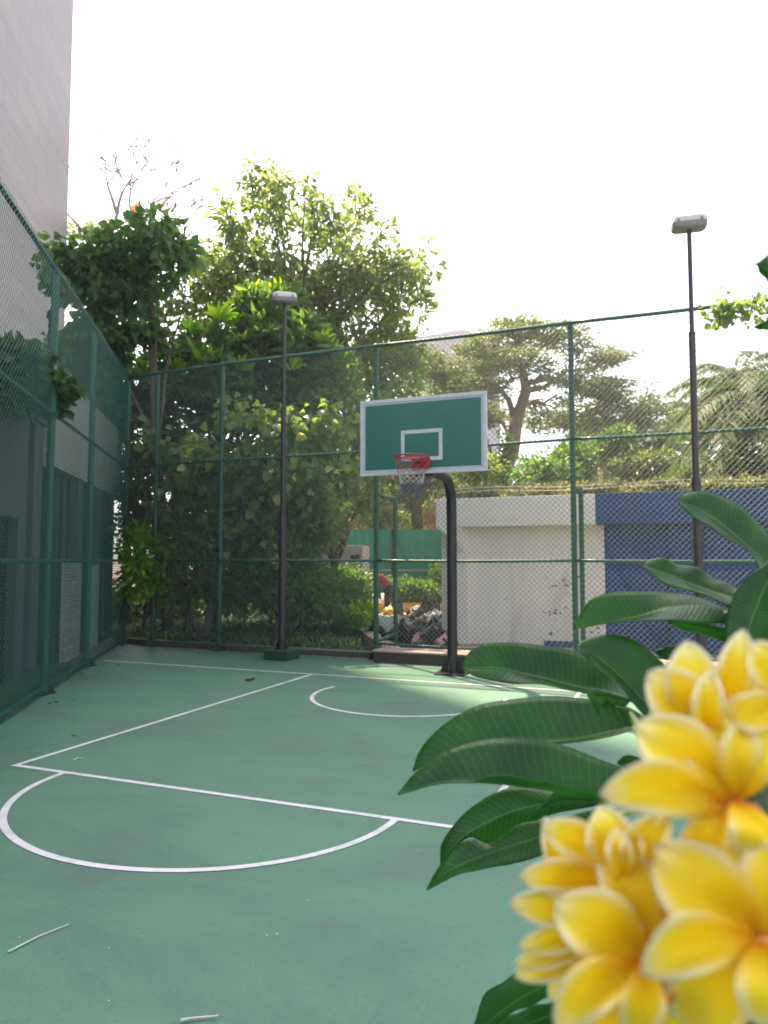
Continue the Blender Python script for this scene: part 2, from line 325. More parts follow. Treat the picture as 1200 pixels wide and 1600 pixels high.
def crown(name, parent, mat, blobs, n_cl, per, cl_r, L, W, droop=0.3, flat=1.0, fill=0.45, shape='diamond', tint_shift=0.0, ret=None, rosette=False):
    """leaf clumps scattered through ellipsoids given as (px, py, distance, rx px, ry px, depth m)"""
    vols = np.array([b[3]*b[4] for b in blobs], float)*np.array([b[2]**2 for b in blobs]); vols /= vols.sum()
    C = []; OUT = []
    for b, w in zip(blobs, vols):
        c, rx, ry, rd = blob_world(b); k = max(3, int(n_cl*w))
        dd = rand_dirs(k); rr = (fill + (1-fill)*RNG.random(k)**0.6)[:, None]
        off = dd[:, :1]*Rv*rx + dd[:, 1:2]*Fv*rd + dd[:, 2:3]*np.array([0, 0, 1.0])*ry
        C.append(c+off*rr); OUT.append(off/(np.linalg.norm(off, axis=1, keepdims=True)+1e-6))
    C = np.concatenate(C); OUT = np.concatenate(OUT)
    n = len(C)*per
    cc = np.repeat(C, per, 0); oo = np.repeat(OUT, per, 0)
    d = rand_dirs(n); rad = cl_r*(0.6+0.8*np.repeat(RNG.random(len(C)), per))[:, None]
    pos = cc + d*rad*np.array([1, 1, flat])*(RNG.random(n)**0.4)[:, None]
    dr = d*0.8 + oo*0.5 + rand_dirs(n)*0.5 + np.array([0, 0, -droop])
    dr[:, 2] *= (flat*.7+.3)
    if rosette: d[:, 2] = np.abs(d[:, 2])*.8-.15; pos = cc+d*.03; dr = d*1.0+oo*.25
    sz = 0.65+0.7*RNG.random(n)
    tint = np.clip(np.repeat(RNG.random(len(C)), per)*0.5 + RNG.random(n)*0.5 + tint_shift, 0, 1)
    V, q, t, tt = leaf_cloud(pos, dr, L*sz, W*sz, tint, shape=shape)
    o = np_mesh(name, V, q, mat, parent, tris=t, tint=tt)
    if ret is not None: ret.append(C)
    return o
def limbs(mb, base, top, C, r0, r1, k=14, sides=7, wob=0.3, rtip=0.012, start=0.45):
    """a trunk from base to top and k limbs reaching out to leaf clumps C"""
    base, top = Vector(base), Vector(top); ln = (top-base).length
    pts = []; m = 9
    for i in range(m):
        t = i/(m-1); p = base.lerp(top, t)
        w = wob*math.sin(t*math.pi)*0.5
        p += Vector((noise.noise(Vector((base.x, t*2.3, 1)))*w, noise.noise(Vector((base.x, t*2.3, 9)))*w, 0)); pts.append(p)
    rr = [r0*(1-i/(m-1))+r1*i/(m-1) for i in range(m)]; rr[0] *= 1.25
    mb.tube(pts, rr, 10)
    if C is None: return
    idx = RNG.choice(len(C), min(k, len(C)), replace=False)
    for i in idx:
        e = Vector(C[i]); s = start+(1-start)*random.random(); j = s*(m-1); a = pts[int(j)].lerp(pts[min(int(j)+1, m-1)], j % 1)
        ra = (r0*(1-s)+r1*s)*0.6
        q = []; 
        for u in range(7):
            t = u/6; p = a.lerp(e, t); p.z += math.sin(t*math.pi)*0.12*(e-a).length*random.uniform(.3, 1)
            p += Vector((noise.noise(p*1.1), noise.noise(p*1.1+Vector((5, 5, 5))), 0))*0.25*wob*math.sin(t*math.pi)*2; q.append(p)
        mb.tube(q, [max(rtip, ra*(1-t/6)) for t in range(7)], sides-2, caps=False)
def palm(name, base, h, nf, fl, label, lean=(0, 0), group=None, up=0.7, mat='palm', trunk_r=0.13):
    b = Vector(base); e = empty(name, b, label, 'palm', group)
    top = b+Vector((lean[0], lean[1], h)); MB().tube([b, b.lerp(top, .5)+Vector((.05, 0, 0)), top], [trunk_r*1.2, trunk_r, trunk_r*.85], 9).build('trunk', M['bark_grey'], e, True)
    V = []; Q = []; T = []; n0 = 0; mb = MB()
    for i in range(nf):
        a = i*2.399+random.random()*.4; el = up*(1-1.3*(i/nf))+random.uniform(-.1, .1)
        f = fl*random.uniform(.8, 1.1); dirh = Vector((math.cos(a), math.sin(a), 0)); pts = []
        for k in range(13):
            t = k/12; pts.append(top+dirh*(f*t*math.cos(el)*(1-.12*t))+Vector((0, 0, f*(math.sin(el)*t-0.62*t*t*(0.5+math.cos(el)*.5)))))
        mb.tube(pts, [0.022*(1-t/13) for t in range(13)], 4, False)
        side = dirh.cross(Vector((0, 0, 1)))
        for k in range(1, 60):
            t = k/60*0.98+.02; j = t*12; p = pts[int(j)].lerp(pts[min(int(j)+1, 12)], j % 1)
            ax = (pts[min(int(j)+1, 12)]-pts[int(j)]).normalized()
            ll = fl*0.2*math.sin(math.pi*(t*.82+.12))**.6*random.uniform(.8, 1.1)
            for sg in (-1, 1):
                dv = (side*sg*0.8+ax*0.62+Vector((0, 0, random.uniform(-.35, .1)))).normalized()
                tip = p+dv*ll+Vector((0, 0, -ll*.35)); md = p+dv*ll*.5; w = ax.cross(dv).cross(dv).normalized()*0.026*fl/2.5
                V += [p-w*.5, md-w, tip, md+w]; Q.append((n0, n0+1, n0+2, n0+3)); n0 += 4; T += [0.5+0.3*noise.noise(p)+random.uniform(-.2, .2)]*4
    mb.build('frond_stem', M['bark_grey'], e)
    np_mesh('crown', np.array([tuple(v) for v in V]), np.array(Q), LM[mat], e, tint=np.clip(T, 0, 1))
    return e
def strap_clump(e_name, parent, base, n, ln, mat, spread=0.25, w=0.025, mbname='leaves'):
    V = []; Q = []; T = []; n0 = 0
    for i in range(n):
        b = Vector(base)+Vector((random.gauss(0, spread), random.gauss(0, spread), 0)); a = random.random()*6.28; f = ln*random.uniform(.6, 1.1); el = random.uniform(.8, 1.45)
        dh = Vector((math.cos(a), math.sin(a), 0)); sd = Vector((-math.sin(a), math.cos(a), 0)); tt = random.random()
        for k in range(7):
            t = k/6; p = b+dh*(f*t*math.cos(el)+f*.35*t*t)+Vector((0, 0, f*(math.sin(el)*t-.55*t*t)))
            ww = w*(1-t**2.2)+.002; V += [p-sd*ww, p+sd*ww]; T += [tt]*2
            if k: Q.append((n0, n0+1, n0+3, n0+2)); n0 += 2
        n0 += 2
    return np_mesh(mbname, np.array([tuple(v) for v in V]), np.array(Q), LM[mat], parent, tint=T)

# ================================================================ GROUND, COURT, MARKINGS
def sheet(name, poly, z, mat, kind='structure', thick=None):
    mb = MB()
    if thick: mb.prism([(x, y, z-thick) for x, y in poly], (0, 0, thick))
    else: mb.v = [Vector((x, y, z)) for x, y in poly]; mb.f = [tuple(range(len(poly)))]
    return tag(mb.build(name, mat), kind=kind)
FY = 11.85                                                    # line of the far fence
LA, LB = Vector((-10.72, 12.1, 0)), Vector((-6.42, 5.35, 0))   # left fence
LDIR = (LB-LA).normalized(); LN = Vector((LDIR.y, -LDIR.x, 0))  # LN points away from the court
if LN.x > 0: LN = -LN
LEND = LA+LDIR*20
sheet('ground', [(-900, -200), (900, -200), (900, 1500), (-900, 1500)], -0.03, M['soil'])
sheet('court', [(LA.x, LA.y), (LEND.x, LEND.y), (14, LEND.y), (14, FY+.05), (-10, FY+.05)], 0.0, M['court'])
def lines():
    mb = MB(); z = 0.004; w = 0.05
    def strip(a, b, w=w):
        a, b = Vector((a[0], a[1], z)), Vector((b[0], b[1], z)); d = (b-a).normalized(); s = Vector((-d.y, d.x, 0))*w/2
        n = len(mb.v); mb.v += [a-s, b-s, b+s, a+s]; mb.f.append((n, n+1, n+2, n+3))
    def arc(cx, cy, rx, ry, a0, a1, w=w, seg=64):
        n = len(mb.v)
        for i in range(seg+1):
            a = a0+(a1-a0)*i/seg
            for k in (-1, 1): mb.v.append(Vector((cx+(rx+k*w/2)*math.cos(a), cy+(ry+k*w/2)*math.sin(a), z)))
        for i in range(seg): q = n+i*2; mb.f.append((q, q+1, q+3, q+2))
    yb, yf, xl, xr = 9.93, 4.64, -5.18, -1.29
    strip((-9.15, yb), (6.2, yb)); strip((xl-.025, yf), (xr+.025, yf)); strip((xl, yf+.025), (xl, yb-.025)); strip((xr, yf+.025), (xr, yb-.025))
    arc(-3.22, yf-.025, 1.42, 1.30, math.pi, 2*math.pi)
    arc(-3.24, 8.78, 1.2, 1.19, math.pi-.26, 2*math.pi+.26)
    return tag(mb.build('court_lines', M['line']), kind='structure')
lines()
# paved yard behind the far fence
yp = [G(x, y) for x, y in ((600, 1012), (547, 974), (520, 955), (505, 938))]
sheet('yard_paving', [(12, 12.05), (12, 45), (-18, 45)]+[(q.x, q.y) for q in reversed(yp)]+[(yp[0].x, 12.05)], -0.012, M['paving'])

# ================================================================ FENCES
def chain(mb_v, mb_q, a, b, z0, z1, cell=0.088, r=0.0026, off=0.003):
    """two families of diagonal wires between ground points a and b"""
    a, b = Vector(a), Vector(b); ln = (b-a).length; d = (b-a).normalized(); nrm = Vector((-d.y, d.x, 0)); hgt = z1-z0
    n = len(mb_v)//8*8
    k0 = int(-hgt/cell)-1; k1 = int(ln/cell)+1
    for fam in (0, 1):
        for k in range(k0, k1+1):
            s0 = k*cell                            # where the wire meets z0 (fam 0 rises along d)
            u0, w0 = s0, 0.0; u1, w1 = s0+hgt, hgt
            if u0 < 0: w0 += -u0; u0 = 0
            if u1 > ln: w1 -= u1-ln; u1 = ln
            if u1-u0 < 0.02: continue
            if fam: u0, u1 = ln-u0, ln-u1
            p0 = a+d*u0+Vector((0, 0, z0+w0))+nrm*off*(1 if fam else -1); p1 = a+d*u1+Vector((0, 0, z0+w1))+nrm*off*(1 if fam else -1)
            t = (p1-p0).normalized(); e1 = nrm; e2 = t.cross(nrm)
            base = len(mb_v)
            for p in (p0, p1):
                for x, y in ((1, 0), (0, 1), (-1, 0), (0, -1)): mb_v.append(tuple(p+e1*x*r+e2*y*r))
            for q in range(4): mb_q.append((base+q, base+(q+1) % 4, base+4+(q+1) % 4, base+4+q))
def post(parent, x, y, z1, r=0.045, foot=True, cap=True):
    mb = MB().tube([(x, y, 0.01), (x, y, z1)], r, 12)
    if cap: mb.tube([(x, y, z1), (x, y, z1+.02), (x, y, z1+.045), (x, y, z1+.055)], [r*1.15, r*1.15, r*.7, r*.1], 12)
    o = mb.build('post', M['green_steel'], parent, True, angle=50)
    if foot:
        f = MB().box((x-.11, y-.11, .0), (x+.11, y+.11, .014))
        for a in range(4):
            c, s = math.cos(a*math.pi/2+.78), math.sin(a*math.pi/2+.78)
            f.prism([(x+c*.03-s*.004, y+s*.03+c*.004, .014), (x+c*.14-s*.004, y+s*.14+c*.004, .014), (x+c*.03-s*.004, y+s*.03+c*.004, .17)], (s*.008, -c*.008, 0))
        f.build('foot_bracket', M['black_steel'], parent)
    return o
ff = empty('chain_link_fence', (-4.96, FY, 0), 'tall green chain link fence behind the hoop across the far end of the court', 'fence')
ZR = (0.10, 1.69, 3.6, 5.47)
XP = (-9.81, -8.19, -4.96, -1.60, 1.75, 5.1)
post(ff, LA.x+.06, LA.y, ZR[3], .05)
for x in XP: post(ff, x, FY+(.13 if x < -9 else .03 if x < -8 else 0), ZR[3])
def yline(x):
    return FY+.25 if x < -10.6 else np.interp(x, [-10.66, -9.81, -8.19, -4.96, 20], [12.1, FY+.13, FY+.03, FY, FY])
segs = [(-10.66, 12.1), (-9.81, FY+.13), (-8.19, FY+.03), (-4.96, FY)]
for zi, z in enumerate(ZR):
    r = (.02, .024, .024, .031)[zi]
    pts = [(x, y-.03, z) for x, y in segs]
    MB().tube(pts, r, 8).build('rail', M['green_steel'], ff, True)
    zz = z if zi else 0.27
    for xa, xb in ((-4.96, -1.6), (-1.6, 1.75), (1.75, 5.1)):
        n_ = 8; sag = [((xa+(xb-xa)*i/n_), FY-.03, zz-(.012*math.sin(math.pi*i/n_))) for i in range(n_+1)]
        MB().tube(sag, r, 8).build('rail', M['green_steel'], ff, True)
cv, cq = [], []
for (x0, y0), (x1, y1) in zip(segs[:-1], segs[1:]): chain(cv, cq, (x0, y0-.055, 0), (x1, y1-.055, 0), 0.04, ZR[3]+.045, r=.0036)
chain(cv, cq, (-4.96, FY-.055, 0), (5.1, FY-.055, 0), 0.22, ZR[3]+.045, r=.0036)
np_mesh('wire_mesh', np.array(cv), np.array(cq), M['galv_wire'], ff)
for x in (-4.96, -1.6, 1.75):            # outward braces
    g = .93
    MB().tube([(x, FY+.03, 2.84), (x, FY+g, 2.84)], .035, 10).build('brace', M['green_steel'], ff, True)
    MB().tube([(x, FY+g, -.02), (x, FY+g, 2.9)], .042, 10).build('brace', M['green_steel'], ff, True, angle=50)
    MB().tube([(x, FY+.04, .3), (x, FY+g-.04, .34)], .03, 10).build('brace', M['green_steel'], ff, True)

lf = empty('chain_link_fence', LA, 'green chain link fence along the left side, in front of the mauve building', 'fence')
for dist in (3.3, 5.8, 8.8, 12.0):
    p = LA+LDIR*dist; post(lf, p.x, p.y, ZR[3], .05)
for zi, z in enumerate(ZR):
    r = 0.024 if zi != 3 else .03; a = LA-LN*.03; 
    MB().tube([a+Vector((0, 0, z)), a+LDIR*14+Vector((0, 0, z))], r, 8).build('rail', M['green_steel'], lf, True)
cv, cq = [], []
a = LA-LN*.06; chain(cv, cq, a, a+LDIR*12.6, 0.03, ZR[3]+.055, r=.0029)
# wire turned round the rails
for z in ZR:
    for i in range(int(12.6/.088)):
        c = LA-LN*.03+LDIR*(i*.088+.03)+Vector((0, 0, z)); rr = .034 if z > 5 else .028; b0 = len(cv); ns = 7
        for k in range(ns):
            an = 2*math.pi*k/ns
            for w in (-.003, .003): q = c+LDIR*w+(LN*math.cos(an)+Vector((0, 0, 1))*math.sin(an))*rr; cv.append(tuple(q))
        for k in range(ns): j = (k+1) % ns; cq.append((b0+2*k, b0+2*k+1, b0+2*j+1, b0+2*j))
np_mesh('wire_mesh', np.array(cv), np.array(cq), M['green_wire'], lf)

# kerbs under the fences, ledge behind the hoop
mb = MB(); pts = [(-10.9, 12.28), (-9.85, 12.08), (-8.2, 11.98), (-4.98, 11.95)]
for (x0, y0), (x1, y1) in zip(pts[:-1], pts[1:]): mb.prism([(x0, y0, -.05), (x1, y1, -.05), (x1, y1+.18, -.05), (x0, y0+.18, -.05)], (0, 0, .15))
tag(mb.build('kerb', M['kerbstone'], bevel=.01), 'low brown concrete kerb under the far fence in front of the shrubs', 'kerb')
a = LA+LN*.12; tag(MB().prism([a-LDIR*.3+Vector((0, 0, -.05)), a+LDIR*14+Vector((0, 0, -.05)), a+LDIR*14+LN*.2+Vector((0, 0, -.05)), a-LDIR*.3+LN*.2+Vector((0, 0, -.05))], (0, 0, .12)).build('kerb', M['kerbstone'], bevel=.01), 'dark kerb under the left chain link fence', 'kerb')
le = empty('concrete_ledge', (-4.0, 11.6, 0), 'low ledge with pale pinkish top and dark tiled face behind the hoop pole', 'ledge')
lg = MB()
for i in range(7): x0 = -4.86+i*1.5; lg.box((x0+.003, 11.5, -.04), (x0+1.497, 11.7, .165))
lg.build('tiled_face', M['ledge_face'], le, bevel=.004)
MB().box((-4.88, 11.48, .167), (5.6, 12.02, .2)).build('top_slab', M['ledge'], le, bevel=.008)
MB().box((-4.86, 11.71, -.04), (5.6, 12.0, .165)).build('core', M['ledge'], le)
A_, B_ = G(598, 1010, .2), G(545, 972, .2); d_ = (B_-A_).normalized(); s_ = Vector((-d_.y, d_.x, 0))*.3
mb = MB().prism([A_-d_*.1+Vector((0, 0, -.24)), B_+Vector((0, 0, -.24)), B_-s_+Vector((0, 0, -.24)), A_-d_*.1-s_+Vector((0, 0, -.24))], (0, 0, .24))
tag(mb.build('planter_kerb', M['ledge'], bevel=.01), 'pinkish concrete kerb slanting away between the shrubs and the rubbish heap', 'kerb')

# ================================================================ LAMP POSTS
def lamp_head(parent, x, y, z, rz, w=0.42, d=0.34):
    c, s = math.cos(rz), math.sin(rz)
    def T(p): return Vector((x+p[0]*c-p[1]*s, y+p[0]*s+p[1]*c, z+p[2]*.78))
    def ring(hw, hd, zz, r=.06):
        pts = []
        for qx, qy, a0 in ((1, 1, 0), (-1, 1, 90), (-1, -1, 180), (1, -1, 270)):
            for k in range(5): an = R(a0+k*22.5); pts.append(T((qx*(hw-r)+r*math.cos(an), qy*(hd-r)+r*math.sin(an), zz)))
        return pts
    def loft(rs):
        mb = MB(); k = len(rs[0])
        for r_ in rs: mb.v += r_
        for i in range(len(rs)-1):
            for j in range(k): a = i*k+j; b = i*k+(j+1) % k; mb.f.append((a, b, b+k, a+k))
        mb.f.append(tuple(reversed(range(k)))); mb.f.append(tuple((len(rs)-1)*k+j for j in range(k)))
        return mb
    o = loft([ring(w/2*.86, d/2*.86, 0), ring(w/2*.96, d/2*.96, .02), ring(w/2, d/2, .07), ring(w/2, d/2, .105)]).build('lamp_housing', M['lamp_body'], parent, True, angle=40)
    loft([ring(w/2*.97, d/2*.97, .107), ring(w/2*.97, d/2*.97, .16), ring(w/2*.9, d/2*.9, .205), ring(w/2*.7, d/2*.7, .225), ring(w/2*.3, d/2*.3, .232)]).build('lamp_cover', M['lamp_shell'], parent, True, angle=40)
    for qx in (-.32, .32):
        cl = MB(); a = T((qx*w-.02, -d/2-.012, .08)); cl.frame_box(a, Vector((c, s, 0))*.035, Vector((-s, c, 0))*.012, (0, 0, .05)); cl.build('clip', M['lamp_body'], o)
def lamp(x, y, base, label, zj, ztop, rz, w, r=1.0, tilt=0):
    e = empty('court_lamp', (x, y, 0), label, 'lamp post', 'court lamp posts')
    if base: MB().box((x-.23, y-.21, 0), (x+.23, y+.21, .17)).build('plinth', M['plinth'], e, bevel=.012)
    z0 = .17 if base else 0
    MB().tube([(x, y, z0), (x, y, z0+.03)], .11, 16).build('base_plate', M['black_steel'], e, True, angle=40)
    f = MB()
    for a in range(4):
        cc, ss = math.cos(a*1.5708), math.sin(a*1.5708)
        f.prism([(x+cc*.04-ss*.004, y+ss*.04+cc*.004, z0+.03), (x+cc*.12-ss*.004, y+ss*.12+cc*.004, z0+.03), (x+cc*.05-ss*.004, y+ss*.05+cc*.004, z0+.2)], (ss*.008, -cc*.008, 0))
    f.build('gusset', M['black_steel'], e)
    j1, j2, j3 = zj
    MB().tube([(x, y, z0+.03), (x, y, j1)], [.066*r, .062*r], 16).build('pole', M['brown_pole'], e, True, angle=40)
    MB().tube([(x, y, j1+.001), (x, y, j2)], .056*r, 16).build('pole', M['brown_pole'], e, True, angle=40)
    MB().tube([(x, y, j2+.001), (x, y, j3)], .046*r, 16).build('pole', M['brown_pole'], e, True, angle=40)
    MB().tube([(x, y, j3+.001), (x, y, ztop)], .031*r, 16).build('pole', M['brown_pole'], e, True, angle=40)
    for z, rr in ((j1, .066), (j2, .058), (j3, .049)): MB().tube([(x, y, z-.035), (x, y, z+.02)], rr*r, 16).build('collar', M['black_steel'], e, True, angle=40)
    lamp_head(e, x, y, ztop, rz, w, .27)
    return e
lamp(-6.46, 11.23, True, 'slim dark lamp post on a green block in front of the shrubs', (2.2, 2.55, 4.35), 6.24, YAW+R(8), .44)
lamp(.17, 11.0, False, 'slim dark lamp post in front of the blue wall, on the right of the hoop', (2.75, 2.8, 4.85), 6.34, YAW+R(-14), .47, 1.0)

# ================================================================ BASKETBALL HOOP
hoop = empty('basketball_hoop', (-3.26, 10.75, 0), 'basketball hoop with green backboard, red rim and black bent pole', 'basketball hoop')
hx, hy, BY = -3.26, 10.75, 9.35
ZP = 2.93
pp = [(hx, hy, .02), (hx, hy, 1.2), (hx, hy, 2.55)]
for k in range(1, 9):
    a = k/8*math.pi/2; pp.append((hx, hy-.38*(1-math.cos(a)), 2.55+.38*math.sin(a)))
pp.append((hx, BY+.14, ZP+.03))
MB().tube(pp, .076, 20).build('pole', M['black_steel'], hoop, True, angle=40)
MB().box((hx-.22, hy-.22, 0), (hx+.22, hy+.22, .022)).build('base_plate', M['black_steel'], hoop, bevel=.004)
f = MB()
for a in range(4):
    cc, ss = math.cos(a*1.5708), math.sin(a*1.5708)
    f.prism([(hx+cc*.08-ss*.006, hy+ss*.08+cc*.006, .022), (hx+cc*.2-ss*.006, hy+ss*.2+cc*.006, .022), (hx+cc*.083-ss*.006, hy+ss*.083+cc*.006, .24)], (ss*.012, -cc*.012, 0))
f.build('gusset', M['black_steel'], hoop)
bx, bz0, bz1, bw = -3.25, 2.86, 3.91, .9
MB().box((bx-bw+.03, BY, bz0+.03), (bx+bw-.03, BY+.022, bz1-.03)).build('backboard', M['board'], hoop)
fr = MB()
fr.box((bx-bw, BY-.012, bz0), (bx+bw, BY+.034, bz0+.05)).box((bx-bw, BY-.012, bz1-.05), (bx+bw, BY+.034, bz1)).box((bx-bw, BY-.012, bz0+.0505), (bx-bw+.05, BY+.034, bz1-.0505)).box((bx+bw-.05, BY-.012, bz0+.0505), (bx+bw, BY+.034, bz1-.0505))
fr.build('backboard_frame', M['board_white'], hoop, bevel=.003)
mk = MB(); q0, q1, s0, s1, t_ = bx-.295, bx+.295, bz0+.175, bz0+.6, .05
y_ = BY-.003
def flatrect(mb, x0, z0, x1, z1, y): n = len(mb.v); mb.v += [Vector((x0, y, z0)), Vector((x1, y, z0)), Vector((x1, y, z1)), Vector((x0, y, z1))]; mb.f.append((n, n+1, n+2, n+3))
flatrect(mk, q0, s0, q1, s0+t_, y_); flatrect(mk, q0, s1-t_, q1, s1, y_); flatrect(mk, q0, s0+t_, q0+t_, s1-t_, y_); flatrect(mk, q1-t_, s0+t_, q1, s1-t_, y_)
e_ = .055; i_ = .018
flatrect(mk, bx-bw+e_, bz0+e_, bx+bw-e_, bz0+e_+i_, y_); flatrect(mk, bx-bw+e_, bz1-e_-i_, bx+bw-e_, bz1-e_, y_); flatrect(mk, bx-bw+e_, bz0+e_+i_, bx-bw+e_+i_, bz1-e_-i_, y_); flatrect(mk, bx+bw-e_-i_, bz0+e_+i_, bx+bw-e_, bz1-e_-i_, y_)
mk.build('painted_square', M['board_white'], hoop)
br = MB()
for sx in (-.3, .3):
    br.tube([(bx+sx, BY+.05, bz0+.35), (hx, BY+.2, ZP)], .022, 8); br.box((bx+sx-.05, BY+.0345, bz0+.1), (bx+sx+.05, BY+.05, bz1-.15))
br.box((hx-.16, BY+.052, ZP-.1), (hx+.16, BY+.145, ZP+.16)); br.build('bracket', M['black_steel'], hoop)
rc = Vector((bx, BY-.15-.225-.02, 3.04)); RR = .2286
rm = MB(); N = 48
rm.tube([rc+Vector((RR*math.cos(2*math.pi*k/N), RR*math.sin(2*math.pi*k/N), 0)) for k in range(N+1)], .0095, 8, False)
rm.tube([rc+Vector((RR*math.cos(2*math.pi*k/N)*.99, RR*math.sin(2*math.pi*k/N)*.99, -.035)) for k in range(N+1)], .006, 6, False)
for k in range(16):
    a = 2*math.pi*k/16; p = rc+Vector((RR*math.cos(a), RR*math.sin(a), 0)); rm.tube([p, p+Vector((0, 0, -.035))], .005, 5)
rim = rm.build('rim', M['rim'], hoop, True)
MB().box((bx-.13, BY-.036, 2.93), (bx+.13, BY-.014, 3.06)).box((bx-.075, BY-.19, 3.015), (bx+.075, BY-.037, 3.05)).build('rim_bracket', M['rim'], rim, bevel=.004)
def netpart(nm, mat, lv0, lv1, rows=11):
    mb = MB(); NS = 12
    def rad(u): return RR*(1-.45*min(1, u*1.15)+.02*math.sin(u*9))
    def pt(i, k): u = i/rows; a = 2*math.pi*(k+.5*(i % 2))/NS; w = .006*noise.noise(Vector((i, k, 3))); return rc+Vector(((rad(u)+w)*math.cos(a), (rad(u)+w)*math.sin(a), -.02-.46*u+w))
    for i in range(lv0, lv1):
        for k in range(NS):
            if i % 2 == 0: mb.tube([pt(i, k), pt(i+1, k)], .0026, 4, False); mb.tube([pt(i, k), pt(i+1, k-1)], .0026, 4, False)
            else: mb.tube([pt(i, k), pt(i+1, k)], .0026, 4, False); mb.tube([pt(i, k), pt(i+1, k+1)], .0026, 4, False)
    mb.build(nm, mat, hoop, True)
netpart('net', M['net_red'], 0, 5); netpart('net', M['net_white'], 5, 8); netpart('net', M['net_blue'], 8, 11)

# ================================================================ BUILDINGS
# tower on the left: stone face running away from the camera, its far corner at photo x 103
Cc = P(89, 917, 46.8); Cc.z = 0
fd = (P(100, 875, 30)-P(100, 875, 30)); 
vp = Fv*0+np.array([0, 0, 0]);
dirv = P(420, 875, 10)-Vector((0, 0, H)); dirv.z = 0; dirv.normalize()
nrm_t = Vector((dirv.y, -dirv.x, 0));
if nrm_t.x < 0: nrm_t = -nrm_t             # faces the court
tw = empty('tower_building', Cc, 'pale stone clad tower rising out of the top left corner of the photo', 'building')
def uv_box(name, o, ex, ey, z0, z1, mat, parent):
    """upright box with metric uv on its sides"""
    V = []; Q = []; UV = []; o = Vector(o); cs = [o, o+ex, o+ex+ey, o+ey]; run = 0
    for i in range(4):
        a, b = cs[i], cs[(i+1) % 4]; l = (b-a).length; n = len(V)
        V += [(a.x, a.y, z0), (b.x, b.y, z0), (b.x, b.y, z1), (a.x, a.y, z1)]; UV += [(run, z0), (run+l, z0), (run+l, z1), (run, z1)]; Q.append((n, n+1, n+2, n+3)); run += l
    for z, fl in ((z0, 1), (z1, 0)):
        n = len(V); V += [(c.x, c.y, z) for c in cs]; UV += [(c.x, c.y) for c in cs]; Q.append((n+3, n+2, n+1, n) if fl else (n, n+1, n+2, n+3))
    return np_mesh(name, np.array(V), np.array(Q), mat, parent, uv=np.array(UV))
face = uv_box('stone_face', Cc-dirv*46, dirv*46, -nrm_t*26, 11.0, 78.0, M['stone'], tw)
lo = MB(); lo.frame_box(Cc-dirv*45-nrm_t*2.5, dirv*43, -nrm_t*22, (0, 0, 10.99)); lo.build('lower_storeys', M['dark_metal'], tw)
cl = MB()
for k in range(8): cl.frame_box(Cc-dirv*(2+6*k)-nrm_t*1.2, dirv*.8, -nrm_t*.8, (0, 0, 10.99))
cl.build('columns', M['purple_wall'], tw)

# low mauve service building beyond the left fence
W0 = G(20, 1076); W1 = W0-LDIR
wd = (W1-W0).normalized(); wn_ = Vector((wd.y, -wd.x, 0))
if wn_.x < 0: wn_ = -wn_
sv = empty('service_building', W0, 'low grey mauve building with dark openings behind the left fence', 'building')
Wb = MB(); s0 = W0-wd*7
def wallseg(u0, u1, z0, z1, mat, nm, dep=.3, out=0.0):
    return MB().frame_box(s0+wd*u0+wn_*out+Vector((0, 0, z0)), wd*(u1-u0), -wn_*dep, (0, 0, z1-z0)).build(nm, mat, sv, bevel=.008)
base_u = 7.0
LW = (W1-W0).length
def U(px, py=1075):      # distance along the wall of photo column px
    v = Fv*FPX+Rv*(px-CX)-Uv*(py-CY); v = Vector(v); a = s0
    det = v.x*(-wd.y)+wd.x*v.y
    t = (a.x*(-wd.y)+wd.x*a.y)/det; pnt = Vector((v.x*t, v.y*t, 0)); return (pnt-a).dot(wd)
ua, ub, uc, ud, ue = U(0), U(20), U(56), U(82), U(100)
wallseg(0, ua-.9, 0, 3.7, M['purple_wall'], 'wall', .3)
wallseg(ua-.9, ub, 2.25, 3.7, M['purple_wall'], 'wall', .3)
wallseg(ua-.9, ub, 0, 2.247, M['dark_glass'], 'door', .1, -.12)
wallseg(ub+.002, U(33), 0, 3.7, M['purple_wall'], 'wall', .3)
wallseg(U(33)+.002, U(43), 0, 3.7, M['dark_metal'], 'downpipe_recess', .1, -.15)
wallseg(U(43)+.002, uc, 0, 3.7, M['purple_wall'], 'wall', .3)
wallseg(uc+.002, ud, 2.35, 3.7, M['purple_wall'], 'wall', .3)
wallseg(uc+.002, ud, 0, 2.347, M['dark_glass'], 'door', .1, -.12)
wallseg(ud+.002, ue, 0, 3.7, M['purple_wall'], 'wall', .3)
wallseg(0, ue+.1, 3.702, 3.95, M['purple_wall'], 'parapet', .5, .06)
MB().frame_box(s0-wn_*.3, wd*(ue), -wn_*5, (0, 0, 3.6)).build('back_volume', M['dark_metal'], sv)
# green painted step along its foot
tag(MB().frame_box(s0+wn_*.4, wd*(U(66)), -wn_*.395, (0, 0, .14)).build('step', M['plinth'], None, bevel=.01), 'green painted step at the foot of the mauve building', 'step')

